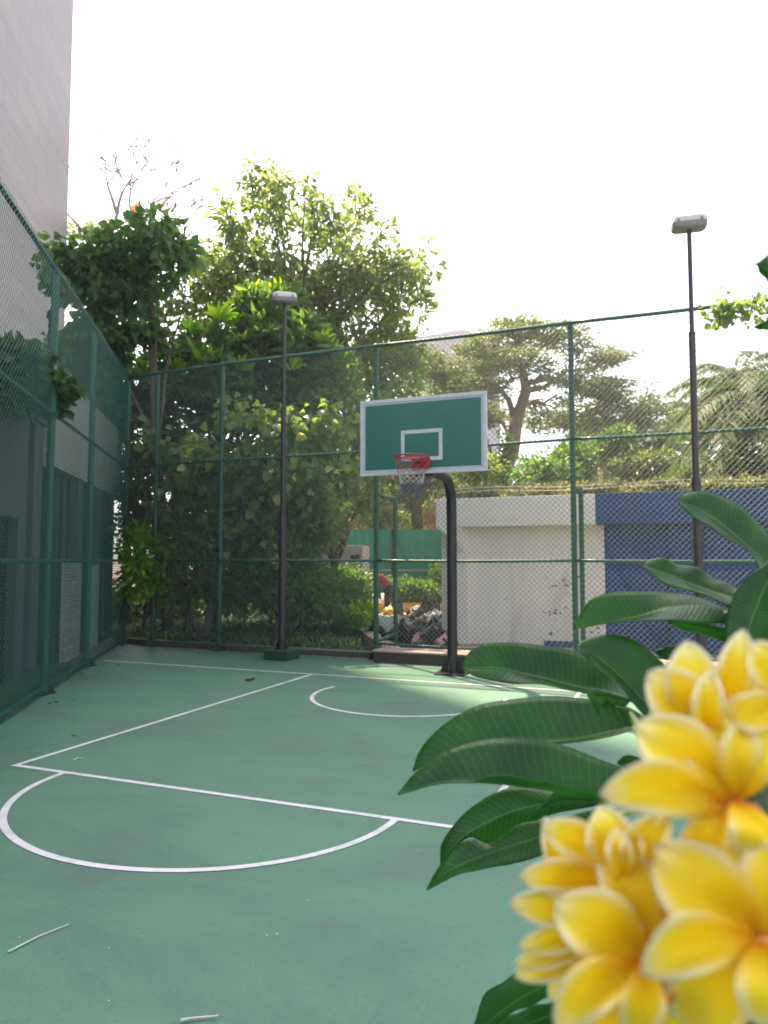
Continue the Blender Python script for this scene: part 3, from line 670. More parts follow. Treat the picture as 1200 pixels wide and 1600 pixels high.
# second wing, further away, beige band over dark glass with a grille
Q0 = G(92, 1046); Q1 = G(172, 1000)
wd2 = (Q1-Q0).normalized(); wn2 = Vector((wd2.y, -wd2.x, 0))
if wn2.x < 0: wn2 = -wn2
wg = empty('glazed_wing', Q0, 'glazed wing with beige upper band and louvred grilles behind the left fence near the corner', 'building')
b0 = Q0-wd2*.6
ln2 = (Q1-Q0).length+1.6
MB().frame_box(b0+Vector((0, 0, 3.1)), wd2*ln2, -wn2*5, (0, 0, 1.5)).build('beige_band', M['beige'], wg, bevel=.01)
MB().frame_box(b0-wn2*.25, wd2*ln2, -wn2*4.6, (0, 0, 3.098)).build('glazing', M['dark_glass'], wg)
bb = MB()
for k in range(12): bb.frame_box(b0+wd2*(k*ln2/11.5)-wn2*.12, wd2*.07, -wn2*.12, (0, 0, 3.096))
bb.build('mullions', M['dark_metal'], wg)
MB().frame_box(b0+wd2*1.6+wn2*.0, wd2*.35, -wn2*.24, (0, 0, 3.09)).frame_box(b0+wd2*3.1, wd2*.5, -wn2*.24, (0, 0, 3.09)).build('piers', M['purple_wall'], wg)
for u, wdt, zz in ((.35, 1.15, 1.55), (2.1, .9, 1.5)):
    o_ = b0+wd2*u+wn2*.06; gm = MB()
    for k in range(9): gm.frame_box(o_+Vector((0, 0, .12+k*zz/9)), wd2*wdt, wn2*.03, (0, 0, .022))
    for k in range(6): gm.frame_box(o_+wd2*(k*wdt/5)+Vector((0, 0, .1)), wd2*.016, wn2*.045, (0, 0, zz))
    gm.build('grille', M['grille'], wg)

# white and blue boundary wall with a deep beam
WY = G(820, 1008).y
xw0, xw1 = AY(722, 900, WY).x, 14.0
bm0, bm1 = AY(780, 822, WY-.35).z, AY(780, 776.5, WY-.35).z
xs = AY(930, 800, WY-.35).x; xs2 = AY(945, 900, WY).x
ww = empty('boundary_wall', ((xw0), WY, 0), 'concrete boundary wall painted white on its left part and blue on its right', 'wall')
MB().box((xw0-.45, WY, -.02), (xs2, WY+.25, bm0-.001)).build('white_wall_panel', M['wall_white'], ww, bevel=.006)
MB().box((xs2+.002, WY, -.02), (xw1, WY+.25, bm0-.001)).build('blue_wall_panel', M['wall_blue'], ww, bevel=.006)
MB().box((xw0-.45, WY-.35, bm0), (xs, WY+.25, bm1)).build('white_beam', M['wall_white'], ww, bevel=.008)
MB().box((xs+.002, WY-.35, bm0), (2.6, WY+.25, bm1)).box((2.602, WY-.36, bm0-.01), (xw1, WY+.26, bm1+.12)).build('blue_beam', M['wall_blue'], ww, bevel=.008)
xa = xw0-.45
# left end pier with a haunch under the beam
hz = bm0
pil = MB(); pil.prism([(xa+.15, WY-.003, -.02), (xa+.62, WY-.003, -.02), (xa+.62, WY-.003, hz-.002), (xa+.15, WY-.003, hz-.002)], (0, -.16, 0))
pil.prism([(xa+.25, WY-.164, hz-.55), (xa+.25, WY-.35, hz-.002), (xa+.25, WY-.164, hz-.002)], (.3, 0, 0))
pil.build('pier', M['wall_white'], ww, bevel=.006)
e1 = AY(686, 777, WY-.36); e2 = AY(686, 826, WY-.36); e3 = AY(712, 856, WY-.36)
MB().prism([(e1.x, WY-.36, bm1-.02), (e1.x, WY-.36, e2.z), (e3.x+.05, WY-.36, e3.z), (xw0-.03, WY-.36, e3.z), (xw0-.03, WY-.36, bm1+.01), (e1.x+.1, WY-.36, bm1+.01)][::-1], (0, .62, 0)).build('end_bracket', M['wall_white'], ww, bevel=.006)
pb = MB()
for px in (1062, 1120): xx = AY(px, 900, WY).x; pb.box((xx-.18, WY-.12, -.02), (xx+.18, WY-.001, bm0-.002))
pb.build('blue_pier', M['wall_blue'], ww, bevel=.006)
sk = MB(); xx = AY(850, 1000, WY-.02).x; sk.box((xx, WY-.03, .0), (xs2, WY-.001, .11)); sk.build('blue_skirting', M['wall_blue'], ww)
# chipped plaster and scuffs
sc = MB()
for (px, py, s) in ((850, 905, 8), (864, 917, 9), (885, 910, 12), (860, 962, 14), (872, 955, 8), (866, 988, 13), (884, 950, 6), (928, 985, 12), (925, 940, 7), (818, 905, 5), (797, 960, 4), (790, 935, 4), (868, 970, 7), (900, 905, 9)):
    for rep in range(4):
        c_ = AY(px+random.uniform(-s, s)*.6, py+random.uniform(-s, s)*.5, WY); n = len(sc.v); k = 7; ph = random.random()*6
        for i in range(k): a_ = i*6.283/k; rr = s*.003*random.uniform(.3, 1.6); sc.v.append(Vector((c_.x+rr*math.cos(a_+ph), WY-.0025-.0002*rep, c_.z+rr*.8*math.sin(a_+ph*.4))))
        sc.f.append(tuple(range(n, n+k)))
sc.build('chipped_plaster', M['scuff'], ww)
# wires strung above the wall
for k, (dy, zz) in enumerate(((.0, .14), (.1, .22))):
    pts = [(xa+i*1.2, WY-.1+dy, bm1+zz+.03*math.sin(i*2.1)) for i in range(14)]
    if k == 0: wr = MB().tube(pts, .006, 5)
    else: wr.tube(pts, .006, 5)
wr.build('strung_wire', M['grille'], ww)

# green hoarding, beige cabinet wall
hd = 27.0
h0, h1 = P(505, 828, hd), P(705, 826, hd); hb = P(600, 925, hd).z; ht = P(600, 827, hd).z
ho = empty('green_hoarding', (h0.x, h0.y, 0), 'green metal sheet hoarding at the back of the yard', 'fence')
dh = (Vector((h1.x, h1.y, 0))-Vector((h0.x, h0.y, 0))).normalized(); nh = Vector((dh.y, -dh.x, 0))
V = MB(); Lh = 10.0; o0 = Vector((h0.x, h0.y, 0))-dh*3.5; n = 140
for i in range(n+1):
    u = i*Lh/n; off = .008*(1 if (i//2) % 2 else -1); p = o0+dh*u+nh*off; V.v += [p+Vector((0, 0, .5)), p+Vector((0, 0, ht))]
for i in range(n): V.f.append((2*i, 2*i+2, 2*i+3, 2*i+1))
so = V.build('sheeting', M['hoarding'], ho); sm_ = so.modifiers.new('solid', 'SOLIDIFY'); sm_.thickness = .004
MB().frame_box(o0+nh*.03+Vector((0, 0, P(600, 892, hd).z)), dh*Lh, nh*.05, (0, 0, .05)).build('rail', M['grille'], ho)
for u in (1.2, 3.6, 6.0, 7.9): MB().frame_box(o0+dh*u+nh*.09, dh*.09, nh*.09, (0, 0, ht)).build('support', M['dark_metal'], ho)
c0, c1 = P(515, 852, 22), P(567, 850, 22)
cb = empty('equipment_kiosk', (c0.x, c0.y, 0), 'small beige walled kiosk beside the green hoarding', 'kiosk')
MB().frame_box(Vector((c0.x, c0.y, -.02))-(c1-c0)*.6, Vector((c1.x-c0.x, c1.y-c0.y, 0))*1.6, Vector((-.3, 1.2, 0)), (0, 0, c1.z)).build('wall', M['beige'], cb, bevel=.01)
q = P(548, 869, 21.93); MB().frame_box(q-Vector((0, 0, .1)), (c1-c0).normalized()*.28, nh*.03, (0, 0, .13)).build('vent', M['dark_metal'], cb)
# masonry planter under the hoarding, and the striped kerb
kd = G(670, 955); kz = .24
kA = G(560, 955); kB = G(760, 958); dk = (kB-kA).normalized(); nk = Vector((dk.y, -dk.x, 0))
kb = empty('striped_kerb', kA, 'kerb painted in yellow and black blocks in front of the hedge', 'kerb')
st = (P(700, 940, 1)-P(640, 940, 1)).length
for i in range(12):
    MB().frame_box(kA-dk*1.6+dk*(i*.62), dk*.615, -nk*.16, (0, 0, .3)).build('painted_block', M['kerb_yellow'] if i % 2 else M['kerb_black'], kb, bevel=.012)

# far tower, red roofed house
ft = empty('distant_tower', P(715, 875, 160), 'blue grey high rise block rising behind the trees right of the tall tree', 'building')
z1 = P(700, 506, 160).z; a_ = P(632, 875, 168); b_ = P(727, 875, 160); c_ = P(784, 875, 172)
a_.z = b_.z = c_.z = 0
MB().prism([a_, b_, c_, c_+(a_-b_)], (0, 0, z1)).build('wall', M['tower_far'], ft)
wm = MB()
for k in range(24):
    z = 4+k*(z1-8)/24; off = Vector((-.0, -.12, 0)); o_ = a_+(b_-a_)*.03+Vector((0, -.15, z)); wm.frame_box(o_, (b_-a_)*.94, Vector((0, .1, 0)), (0, 0, .9))
wm.build('window', M['dark_glass'], ft)
an = MB()
for px, h_ in ((687, 6.5),): q = P(px, 875, 165); an.tube([(q.x, q.y, z1), (q.x, q.y, z1+h_)], .15, 5); an.tube([(q.x-.6, q.y, z1+h_*.6), (q.x+.6, q.y, z1+h_*.6)], .08, 4)
an.build('aerial', M['dark_metal'], ft)
rh = empty('red_roofed_house', P(910, 740, 48), 'house with a pinkish red tiled roof behind the hedge', 'house'); rh.location.z = 0
l0, l1, ap = P(822, 742, 48), P(1030, 742, 48), P(930, 688, 48); bk = Vector((-.35, 5, 0))
MB().frame_box(Vector((l0.x, l0.y, 0)), Vector((l1.x-l0.x, l1.y-l0.y, 0)), bk, (0, 0, l0.z-.05)).build('wall', M['beige'], rh)
rf = MB(); n = 0; e0 = l0+Vector((-.5, -.4, 0)); e1_ = l1+Vector((.5, 0, 0)); rf.v = [e0, e1_, e1_+bk, e0+bk, P(885, 694, 50)+bk*.3, P(975, 694, 50)+bk*.3]
rf.f = [(0, 1, 5, 4), (1, 2, 5), (2, 3, 4, 5), (3, 0, 4), (3, 2, 1, 0)]; rf.build('roof', M['roof_red'], rh)
wn3 = MB()
for px in (850, 900, 950, 1000): q = P(px, 752, 47.9); wn3.frame_box(q-Vector((0, .05, 0)), Vector((1.0, .4, 0)), Vector((0, .06, 0)), (0, 0, 1.1))
wn3.build('window', M['dark_glass'], rh)
gl = P(932, 716, 24); e = empty('garden_lamp', (gl.x, gl.y, 0), 'small pale dome topped garden lamp beyond the white wall', 'lamp')
MB().tube([(gl.x, gl.y, 0), (gl.x, gl.y, gl.z-.06)], .035, 8).build('pole', M['lamp_body'], e, True)
lamp_head(e, gl.x, gl.y, gl.z-.06, YAW, .44)

q0 = P(177, 947, 17.5); e = empty('yellow_notice_board', (q0.x, q0.y, 0), 'small plain yellow board on a stake beyond the fence corner', 'board')
MB().frame_box(P(174, 946, 17.5), Vector(Rv)*.1, Vector((0, .02, 0)), (0, 0, .32)).build('panel', M['bag_yellow'], e, bevel=.004)
MB().tube([(q0.x, q0.y+.03, 0), (q0.x, q0.y+.03, q0.z+.2)], .015, 6).build('stake', M['bark'], e)
q0, q1 = P(78, 560, 13), P(81, 487, 13); e = empty('roof_vent_pipe', (q0.x, q0.y, 3.5), 'short dark vent pipe standing above the mauve building in front of the tower', 'pipe')
MB().tube([(q0.x, q0.y, 3.5), (q0.x, q0.y, q1.z-.1)], .045, 10).build('pipe', M['dark_metal'], e, True)
MB().tube([(q0.x, q0.y, q1.z-.1), (q0.x, q0.y, q1.z), (q0.x, q0.y, q1.z+.05)], [.075, .075, .03], 10).build('cap', M['dark_metal'], e, True)
# ================================================================ RUBBISH HEAP, WORKER
def bag_mesh(seed, mat):
    import bmesh
    bm = bmesh.new(); bmesh.ops.create_icosphere(bm, subdivisions=4, radius=1)
    for v in bm.verts:
        p = v.co.copy(); a = math.atan2(p.y, p.x)
        r = 1+.16*noise.noise(p*1.4+Vector((seed*7, 0, 0)))+.1*abs(noise.noise(p*3.2+Vector((0, seed*3, 0))))+.06*math.sin(a*9+seed)*max(0, p.z)+.05*noise.noise(p*7+Vector((seed, 0, 0)))
        v.co = Vector((p.x*r, p.y*r*.9, max(-.55, p.z*r*.8)))
        if p.z > .8: k = (p.z-.8)/.2; v.co.x *= 1-.75*k; v.co.y *= 1-.75*k; v.co.z += .42*k*k
    me = bpy.data.meshes.new('rubbish_bag'); bm.to_mesh(me); bm.free(); me.materials.append(mat)
    me.polygons.foreach_set('use_smooth', [True]*len(me.polygons)); return me
BM = [bag_mesh(s, M['bag']) for s in range(4)]
blabel = 'black glossy rubbish bag in the heap behind the far fence'
rnd = random.Random(3); spots = []
for i in range(46):
    for _ in range(40):
        px = rnd.uniform(622, 712); py = rnd.uniform(974, 1030)
        g = G(px, py)
        if g.y < 12.95 or g.y > WY-.0 + 6: continue
        if g.x > xw0-.5 and g.y > WY-.6: continue
        if all((g-s).length > .3 for s in spots): break
    else: continue
    spots.append(g)
for px, py in ((570, 945), (560, 962), (575, 985), (585, 1000), (590, 952), (620, 948), (548, 955)): spots.append(G(px, py))
for i, g in enumerate(spots):
    o = bpy.data.objects.new('rubbish_bag', BM[i % 4]); COL.objects.link(o); s = rnd.uniform(.17, .3)
    o.location = (g.x, g.y, s*.5-.012); o.scale = (s*rnd.uniform(.9, 1.35), s, s*rnd.uniform(.75, 1.1)); o.rotation_euler = (rnd.uniform(-.3, .3), rnd.uniform(-.3, .3), rnd.uniform(0, 6))
    tag(o, blabel, 'rubbish bag', 'black rubbish bags heaped behind the fence')
for (px, py, s, mk_, lab, zz) in ((694, 940, .3, 'bag_grey', 'whitish grey rubbish bag standing beside the striped kerb', 0), (608, 962, .21, 'bag_yellow', 'bright yellow rubbish bag among the black ones', .12), (655, 968, .36, 'bag', 'largest black rubbish bag, standing up in the middle of the heap', .02),
                                  (684, 976, .3, 'bag_grey', 'silvery grey rubbish bag lying right of the largest black bag', .05), (650, 1008, .2, 'bag_pink', 'crumpled pinkish plastic bag at the near left of the heap', .0), (692, 1012, .22, 'bag_pink', 'crumpled pink plastic bag beside the hoop pole', .0), (676, 996, .16, 'bag_grey', 'small pale plastic bag in front of the silvery one', .12), (566, 940, .22, 'bag_grey', 'pale plastic bag at the far left end of the heap beside the leafy cuttings', .0)):
    g = G(px, py+8); o = bpy.data.objects.new('rubbish_bag', bag_mesh(len(lab) % 9, M[mk_])); COL.objects.link(o); o.location = (g.x, g.y, s*.5+zz); o.scale = (s, s*.9, s); o.rotation_euler = (.2, .1, len(lab)); tag(o, lab, 'rubbish bag')
# green tarpaulin draped over a low stack
t0, t1, t2, t3 = G(585, 1004), G(668, 1006), G(640, 978), G(572, 975)
V = []; Q = []; n = 18
for i in range(n+1):
    for j in range(n+1):
        u, v = i/n, j/n; p = (t0*(1-u)+t1*u)*(1-v)+(t3*(1-u)+t2*u)*v
        hgt = .33*min(1, 5*min(u, 1-u, v, 1-v)+.03)+.05*noise.noise(p*3.5)
        V.append((p.x, p.y, max(.0, hgt)))
for i in range(n):
    for j in range(n): a = i*(n+1)+j; Q.append((a, a+n+1, a+n+2, a+1))
o = np_mesh('tarpaulin', np.array(V), np.array(Q), M['tarp'], smooth=True); o.modifiers.new('solid', 'SOLIDIFY').thickness = .004
tag(o, 'dull green tarpaulin draped over a low stack behind the fence', 'tarpaulin')

def skin_body(name, joints, edges, mat, parent, sub=2, root=0):
    me = bpy.data.meshes.new(name); me.from_pydata([tuple(j[0]) for j in joints], edges, []); me.update()
    o = link_mesh(name, me, mat, parent)
    sm = o.modifiers.new('skin', 'SKIN'); sm.use_smooth_shade = True
    for i, j in enumerate(joints):
        r = j[1]; me.skin_vertices[0].data[i].radius = r if hasattr(r, '__len__') else (r, r)
        me.skin_vertices[0].data[i].use_root = (i == root)
    ss = o.modifiers.new('sub', 'SUBSURF'); ss.levels = sub; ss.render_levels = sub
    return o
def worker():
    f = G(608, 961); rz = YAW+R(200)
    e = empty('person', f, 'person in a red shirt and dark trousers bending over the rubbish bags', 'person')
    c, s = math.cos(rz), math.sin(rz)
    def T(x, y, z): return Vector((f.x+x*c-y*s, f.y+x*s+y*c, z))   # x = forward
    skin = surf('skin', (0.25, 0.14, 0.09), rough=.5); shirt = surf('red_shirt', (0.36, 0.05, 0.06), (0.25, 0.03, 0.04), rough=.85); tr = surf('dark_trousers', (0.03, 0.03, 0.05), rough=.9); hair = surf('black_hair', (0.01, 0.01, 0.01), rough=.5)
    J = [(T(0, 0, .88), .13), (T(.14, 0, 1.02), .125), (T(.32, 0, 1.14), .14), (T(.44, 0, 1.21), .09), (T(.52, 0, 1.24), .05), (T(.6, 0, 1.26), .08), (T(.66, 0, 1.23), .085),
         (T(.0, .1, .82), .09), (T(.1, .12, .46), .06), (T(.0, .13, .1), .042), (T(.03, .13, .04), .042), (T(.18, .15, .035), .035),
         (T(.0, -.1, .82), .09), (T(.06, -.12, .46), .06), (T(-.08, -.13, .1), .042), (T(-.05, -.13, .04), .042), (T(.1, -.15, .035), .035),
         (T(.4, .17, 1.18), .06), (T(.5, .22, .93), .042), (T(.62, .18, .72), .03), (T(.66, .17, .64), .035), (T(.4, -.17, 1.18), .06), (T(.48, -.22, .93), .042), (T(.6, -.2, .72), .03), (T(.64, -.19, .64), .035)]
    E_ = [(0,1),(1,2),(2,3),(3,4),(4,5),(5,6),(0,7),(7,8),(8,9),(9,10),(10,11),(0,12),(12,13),(13,14),(14,15),(15,16),(3,17),(17,18),(18,19),(19,20),(3,21),(21,22),(22,23),(23,24)]
    skin_body('body', J, E_, skin, e)
    skin_body('shirt', [(T(0, 0, .9), .15), (J[1][0], .15), (J[2][0], .165), (J[3][0], .1), (J[17][0], .075), (T(.46, .2, 1.03), .062), (J[21][0], .075), (T(.45, -.2, 1.03), .062)], [(0,1),(1,2),(2,3),(3,4),(4,5),(3,6),(6,7)], shirt, e)
    skin_body('trousers', [(T(0, 0, .87), .15), (J[7][0], .105), (J[8][0], .078), (T(.0, .13, .14), .06), (J[12][0], .105), (J[13][0], .078), (T(-.08, -.13, .14), .06)], [(0,1),(1,2),(2,3),(0,4),(4,5),(5,6)], tr, e)
    skin_body('hair', [(T(.57, 0, 1.3), .075), (T(.63, 0, 1.31), .075)], [(0, 1)], hair, e)
    for sg in (.19, -.19):
        for k in range(5):
            a = T(.65, sg+(k-2)*.016, .63); skin_body('finger', [(a, .011), (a+Vector((0, 0, -.035)), .01), (T(.66+.01*k*.3, sg+(k-2)*.02, .565), .008)], [(0,1),(1,2)], skin, e, 1)
worker()

# ================================================================ TREES AND SHRUBS
def tree(name, label, cat, base, top, blobs, mat, n_cl, per, cl_r, L, W, bark='bark', r0=.18, r1=.06, k=16, extra=None, group=None, **kw):
    b = Vector(base); e = empty(name, (b.x, b.y, 0), label, cat, group)
    ret = []; crown('crown', e, LM[mat], blobs, n_cl, per, cl_r, L, W, ret=ret, **kw)
    mb = MB(); limbs(mb, (b.x, b.y, -.05), top, ret[0], r0, r1, k=k); mb.build('trunk', M[bark], e, True)
    if extra: extra(e)
    return e
# the tall tree behind everything on the left
tree('tall_tree', 'tallest tree with an airy light green crown rising behind the lamp post', 'tree', G(462, 965), P(470, 420, 21),
     [(430, 300, 21, 45, 55, 1.5), (400, 390, 21, 80, 60, 2), (500, 340, 21, 70, 45, 2), (560, 420, 21, 90, 70, 2.4), (620, 430, 21, 68, 55, 2), (480, 450, 21, 110, 80, 2.5), (350, 470, 21, 70, 70, 2), (330, 410, 21, 45, 40, 1.5), (300, 470, 21, 60, 50, 1.6), (365, 355, 21, 40, 40, 1.3), (560, 540, 20.5, 95, 80, 2.4), (600, 600, 20, 60, 80, 2), (430, 560, 21, 100, 90, 2.4), (655, 440, 21, 34, 35, 1.2), (555, 330, 21, 25, 40, 1), (625, 500, 21, 45, 45, 1.6), (610, 560, 20.5, 50, 50, 1.5), (425, 275, 21, 20, 30, .8)],
     'ficus', 620, 27, .30, .2, .09, r0=.26, r1=.07, k=90, fill=.1, shape='oval', droop=.6)
# dark overhanging tree on the left
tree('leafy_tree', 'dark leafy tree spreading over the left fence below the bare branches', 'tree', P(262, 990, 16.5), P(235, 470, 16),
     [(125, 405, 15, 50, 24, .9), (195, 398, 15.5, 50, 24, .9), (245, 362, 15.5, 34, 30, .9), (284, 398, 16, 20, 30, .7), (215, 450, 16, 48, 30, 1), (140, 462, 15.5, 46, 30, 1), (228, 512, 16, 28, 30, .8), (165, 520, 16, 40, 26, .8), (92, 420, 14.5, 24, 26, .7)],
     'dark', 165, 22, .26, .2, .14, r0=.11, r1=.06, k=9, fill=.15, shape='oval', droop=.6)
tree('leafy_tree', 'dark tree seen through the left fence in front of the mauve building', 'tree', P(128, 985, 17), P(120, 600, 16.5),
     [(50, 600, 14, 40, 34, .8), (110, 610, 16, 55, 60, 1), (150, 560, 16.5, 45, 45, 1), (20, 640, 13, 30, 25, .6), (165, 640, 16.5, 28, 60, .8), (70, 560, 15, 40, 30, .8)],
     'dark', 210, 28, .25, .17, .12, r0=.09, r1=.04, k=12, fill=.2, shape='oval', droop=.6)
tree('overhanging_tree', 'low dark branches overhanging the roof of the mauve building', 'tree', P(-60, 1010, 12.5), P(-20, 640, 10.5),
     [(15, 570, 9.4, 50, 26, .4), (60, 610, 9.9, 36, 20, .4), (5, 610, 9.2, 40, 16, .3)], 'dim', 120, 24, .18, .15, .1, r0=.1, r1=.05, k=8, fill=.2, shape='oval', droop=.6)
# large leaved shrub tree with upright bright shoots
def shoots(e):
    for i, (px, py, d, s) in enumerate(((345, 478, 14.6, 1.0), (300, 505, 14.6, .7), (415, 505, 14.8, .7), (275, 560, 14.2, .6), (505, 520, 14.8, .7), (430, 440, 15.6, .8), (375, 560, 14.2, .8), (320, 545, 14.2, .9), (455, 560, 14.4, .8), (250, 600, 14.2, .7))):
        d += 2.4
        c = np.array(P(px, py+25*s, d)); n = 15; a = np.arange(n)*2.4; el = .35+.9*np.arange(n)/n
        dr = np.stack([np.cos(a)*np.cos(el), np.sin(a)*np.cos(el), np.sin(el)], 1)
        V, q, t, tt = leaf_cloud(np.repeat(c[None], n, 0)+dr*.03, dr, .5*s*np.ones(n), .15*s*np.ones(n), .6+.4*RNG.random(n), shape='oval', curl=.12)
        np_mesh('leaf_shoot', V, q, LM['bright'], e, tris=t, tint=tt)
tree('broadleaf_shrub', 'large glossy leaved tree with bright green upright shoots behind the fence', 'tree', P(330, 975, 17.7), P(350, 560, 17.4),
     [(340, 560, 17.3, 70, 60, 1), (430, 540, 17.6, 75, 60, 1.1), (290, 600, 17.4, 60, 60, 1), (500, 570, 17.7, 55, 55, 1), (240, 620, 17.6, 45, 65, 1), (380, 640, 17.4, 110, 60, 1), (260, 720, 17.7, 55, 50, 1), (480, 650, 17.7, 70, 60, 1), (415, 480, 18.0, 50, 30, .8)],
     'dark', 620, 17, .36, .34, .09, r0=.12, r1=.05, k=60, fill=.15, shape='oval', rosette=True, extra=shoots)
# hibiscus like tree in the middle with broad pale leaves
tree('broadleaf_tree', 'tree with broad heart shaped leaves behind the fence left of the lamp post', 'tree', P(318, 985, 15.3), P(400, 700, 15.3),
     [(275, 690, 15.6, 45, 24, .7), (520, 650, 15.8, 50, 22, .8), (250, 790, 15.4, 36, 26, .6), (400, 660, 15.0, 70, 28, .7), (470, 690, 15.2, 65, 35, .7), (350, 710, 14.9, 60, 35, .7), (430, 740, 15.1, 90, 40, .8), (300, 760, 15.2, 50, 45, .7), (500, 780, 15.4, 50, 45, .8), (390, 800, 15.3, 80, 45, .8), (460, 850, 15.4, 60, 40, .8), (330, 840, 15.6, 40, 40, .6), (540, 730, 15.6, 30, 30, .6)],
     'broad', 210, 16, .26, .19, .16, bark='bark_grey', r0=.1, r1=.04, k=40, fill=.2, shape='oval', droop=.75)
# smaller tree behind the lamp post and the understorey
tree('small_tree', 'slender tree with fine green leaves right of the lamp post, under the tall tree', 'tree', G(520, 975), P(520, 780, 16.5),
     [(540, 640, 17, 50, 60, 1), (500, 720, 16.5, 60, 60, 1), (550, 760, 16.8, 45, 60, 1), (480, 820, 16, 60, 40, 1), (575, 700, 17.5, 35, 60, 1)],
     'ficus', 170, 30, .24, .14, .07, r0=.1, r1=.04, k=50, fill=.2, droop=.5)
tree('yellow_tree', 'yellow green sunlit tree with a dark trunk behind the green hoarding', 'tree', P(650, 900, 29), P(655, 640, 29),
     [(620, 680, 30, 55, 70, 2), (680, 700, 30, 60, 60, 2), (600, 760, 30, 50, 45, 1.5), (660, 770, 30, 60, 45, 1.5), (560, 700, 30, 40, 70, 1.5), (700, 640, 31, 50, 50, 2), (720, 740, 31, 60, 28, 1.5), (545, 790, 29, 40, 40, 1.5)],
     'yellowish', 330, 34, .42, .2, .1, r0=.3, r1=.12, k=50, fill=.15)
tree('pink_shrub', 'pink leaved shrub above the green hoarding beside the white wall', 'shrub', P(675, 900, 28.6), P(675, 830, 28.6),
     [(676, 805, 28.6, 12, 22, .5), (540, 818, 28.6, 20, 10, .5), (695, 815, 28.8, 8, 16, .4)], 'pink', 34, 24, .22, .16, .05, r0=.06, r1=.03, k=8)
# layered olive tree with the reddish trunk
def rain_tree():
    d = 27; e = empty('rain_tree', P(775, 800, d), 'wide layered olive green tree with a forked reddish trunk behind the white wall', 'tree'); e.location.z = 0
    ret = []
    bl = [(700, 590, d, 65, 26, 1.6), (760, 545, d, 60, 24, 1.6), (820, 515, d, 60, 20, 1.6), (870, 530, d, 60, 24, 1.6), (930, 560, d, 50, 22, 1.5), (800, 570, d-1, 80, 24, 1.6), (900, 600, d-1, 70, 26, 1.6), (970, 620, d, 60, 26, 1.5), (940, 660, d, 55, 26, 1.3), (1000, 665, d, 50, 28, 1.3), (690, 640, d, 50, 30, 1.3), (740, 610, d-1, 60, 22, 1.4), (860, 650, d+1, 70, 26, 1.4), (1020, 640, d, 36, 18, 1), (670, 560, d, 34, 18, 1), (790, 505, d, 30, 10, 1), (765, 650, d+1, 40, 26, 1), (700, 700, d, 40, 24, 1)]
    crown('crown', e, LM['olive'], bl, 640, 62, .42, .15, .055, flat=.28, fill=.05, droop=.15, ret=ret)
    C = ret[0]; mb = MB()
    tr = [P(*q) for q in ((772, 800, d), (783, 745, d), (800, 700, d), (806, 660, d), (822, 610, d), (816, 575, d-.2))]; tr.insert(0, Vector((tr[0].x, tr[0].y, -.1)))
    mb.tube(tr, [.46, .4, .34, .28, .24, .19, .14], 10)
    br = [((806, 660), [(795, 625), (775, 600), (740, 590), (700, 585)], .13), ((822, 610), [(850, 605), (885, 580), (930, 575)], .13), ((816, 575), [(800, 550), (770, 540)], .09), ((816, 575), [(840, 550), (860, 530)], .09), ((818, 600), [(860, 590), (900, 600), (950, 630), (990, 650)], .12), ((800, 690), [(785, 660), (760, 655), (720, 650)], .09), ((810, 640), [(835, 625), (850, 630), (862, 655)], .06), ((783, 745), [(765, 700), (760, 680), (730, 690)], .07)]
    ends = []
    for s, pts, r in br:
        q = [P(s[0], s[1], d)]+[P(x, y, d+random.uniform(-.7, .7)) for x, y in pts]; mb.tube(q, [r*(1-.75*i/(len(q)-1)) for i in range(len(q))], 7); ends += q[1:]
    for i in RNG.choice(len(C), 150, replace=False):
        c = Vector(C[i]); a = min(ends, key=lambda z: (z-c).length); m = a.lerp(c, .5)+Vector((random.uniform(-.3, .3), random.uniform(-.3, .3), random.uniform(-.1, .3))); mb.tube([a, m, c], [.045, .03, .012], 4, False)
    mb.build('trunk', M['bark_pink'], e, True)
    crown('climbing_ivy', e, LM['dark'], [(775, 760, d-.4, 22, 50, .5), (790, 700, d-.4, 12, 25, .4)], 40, 40, .25, .14, .1, fill=.2, tint_shift=.1)
rain_tree()
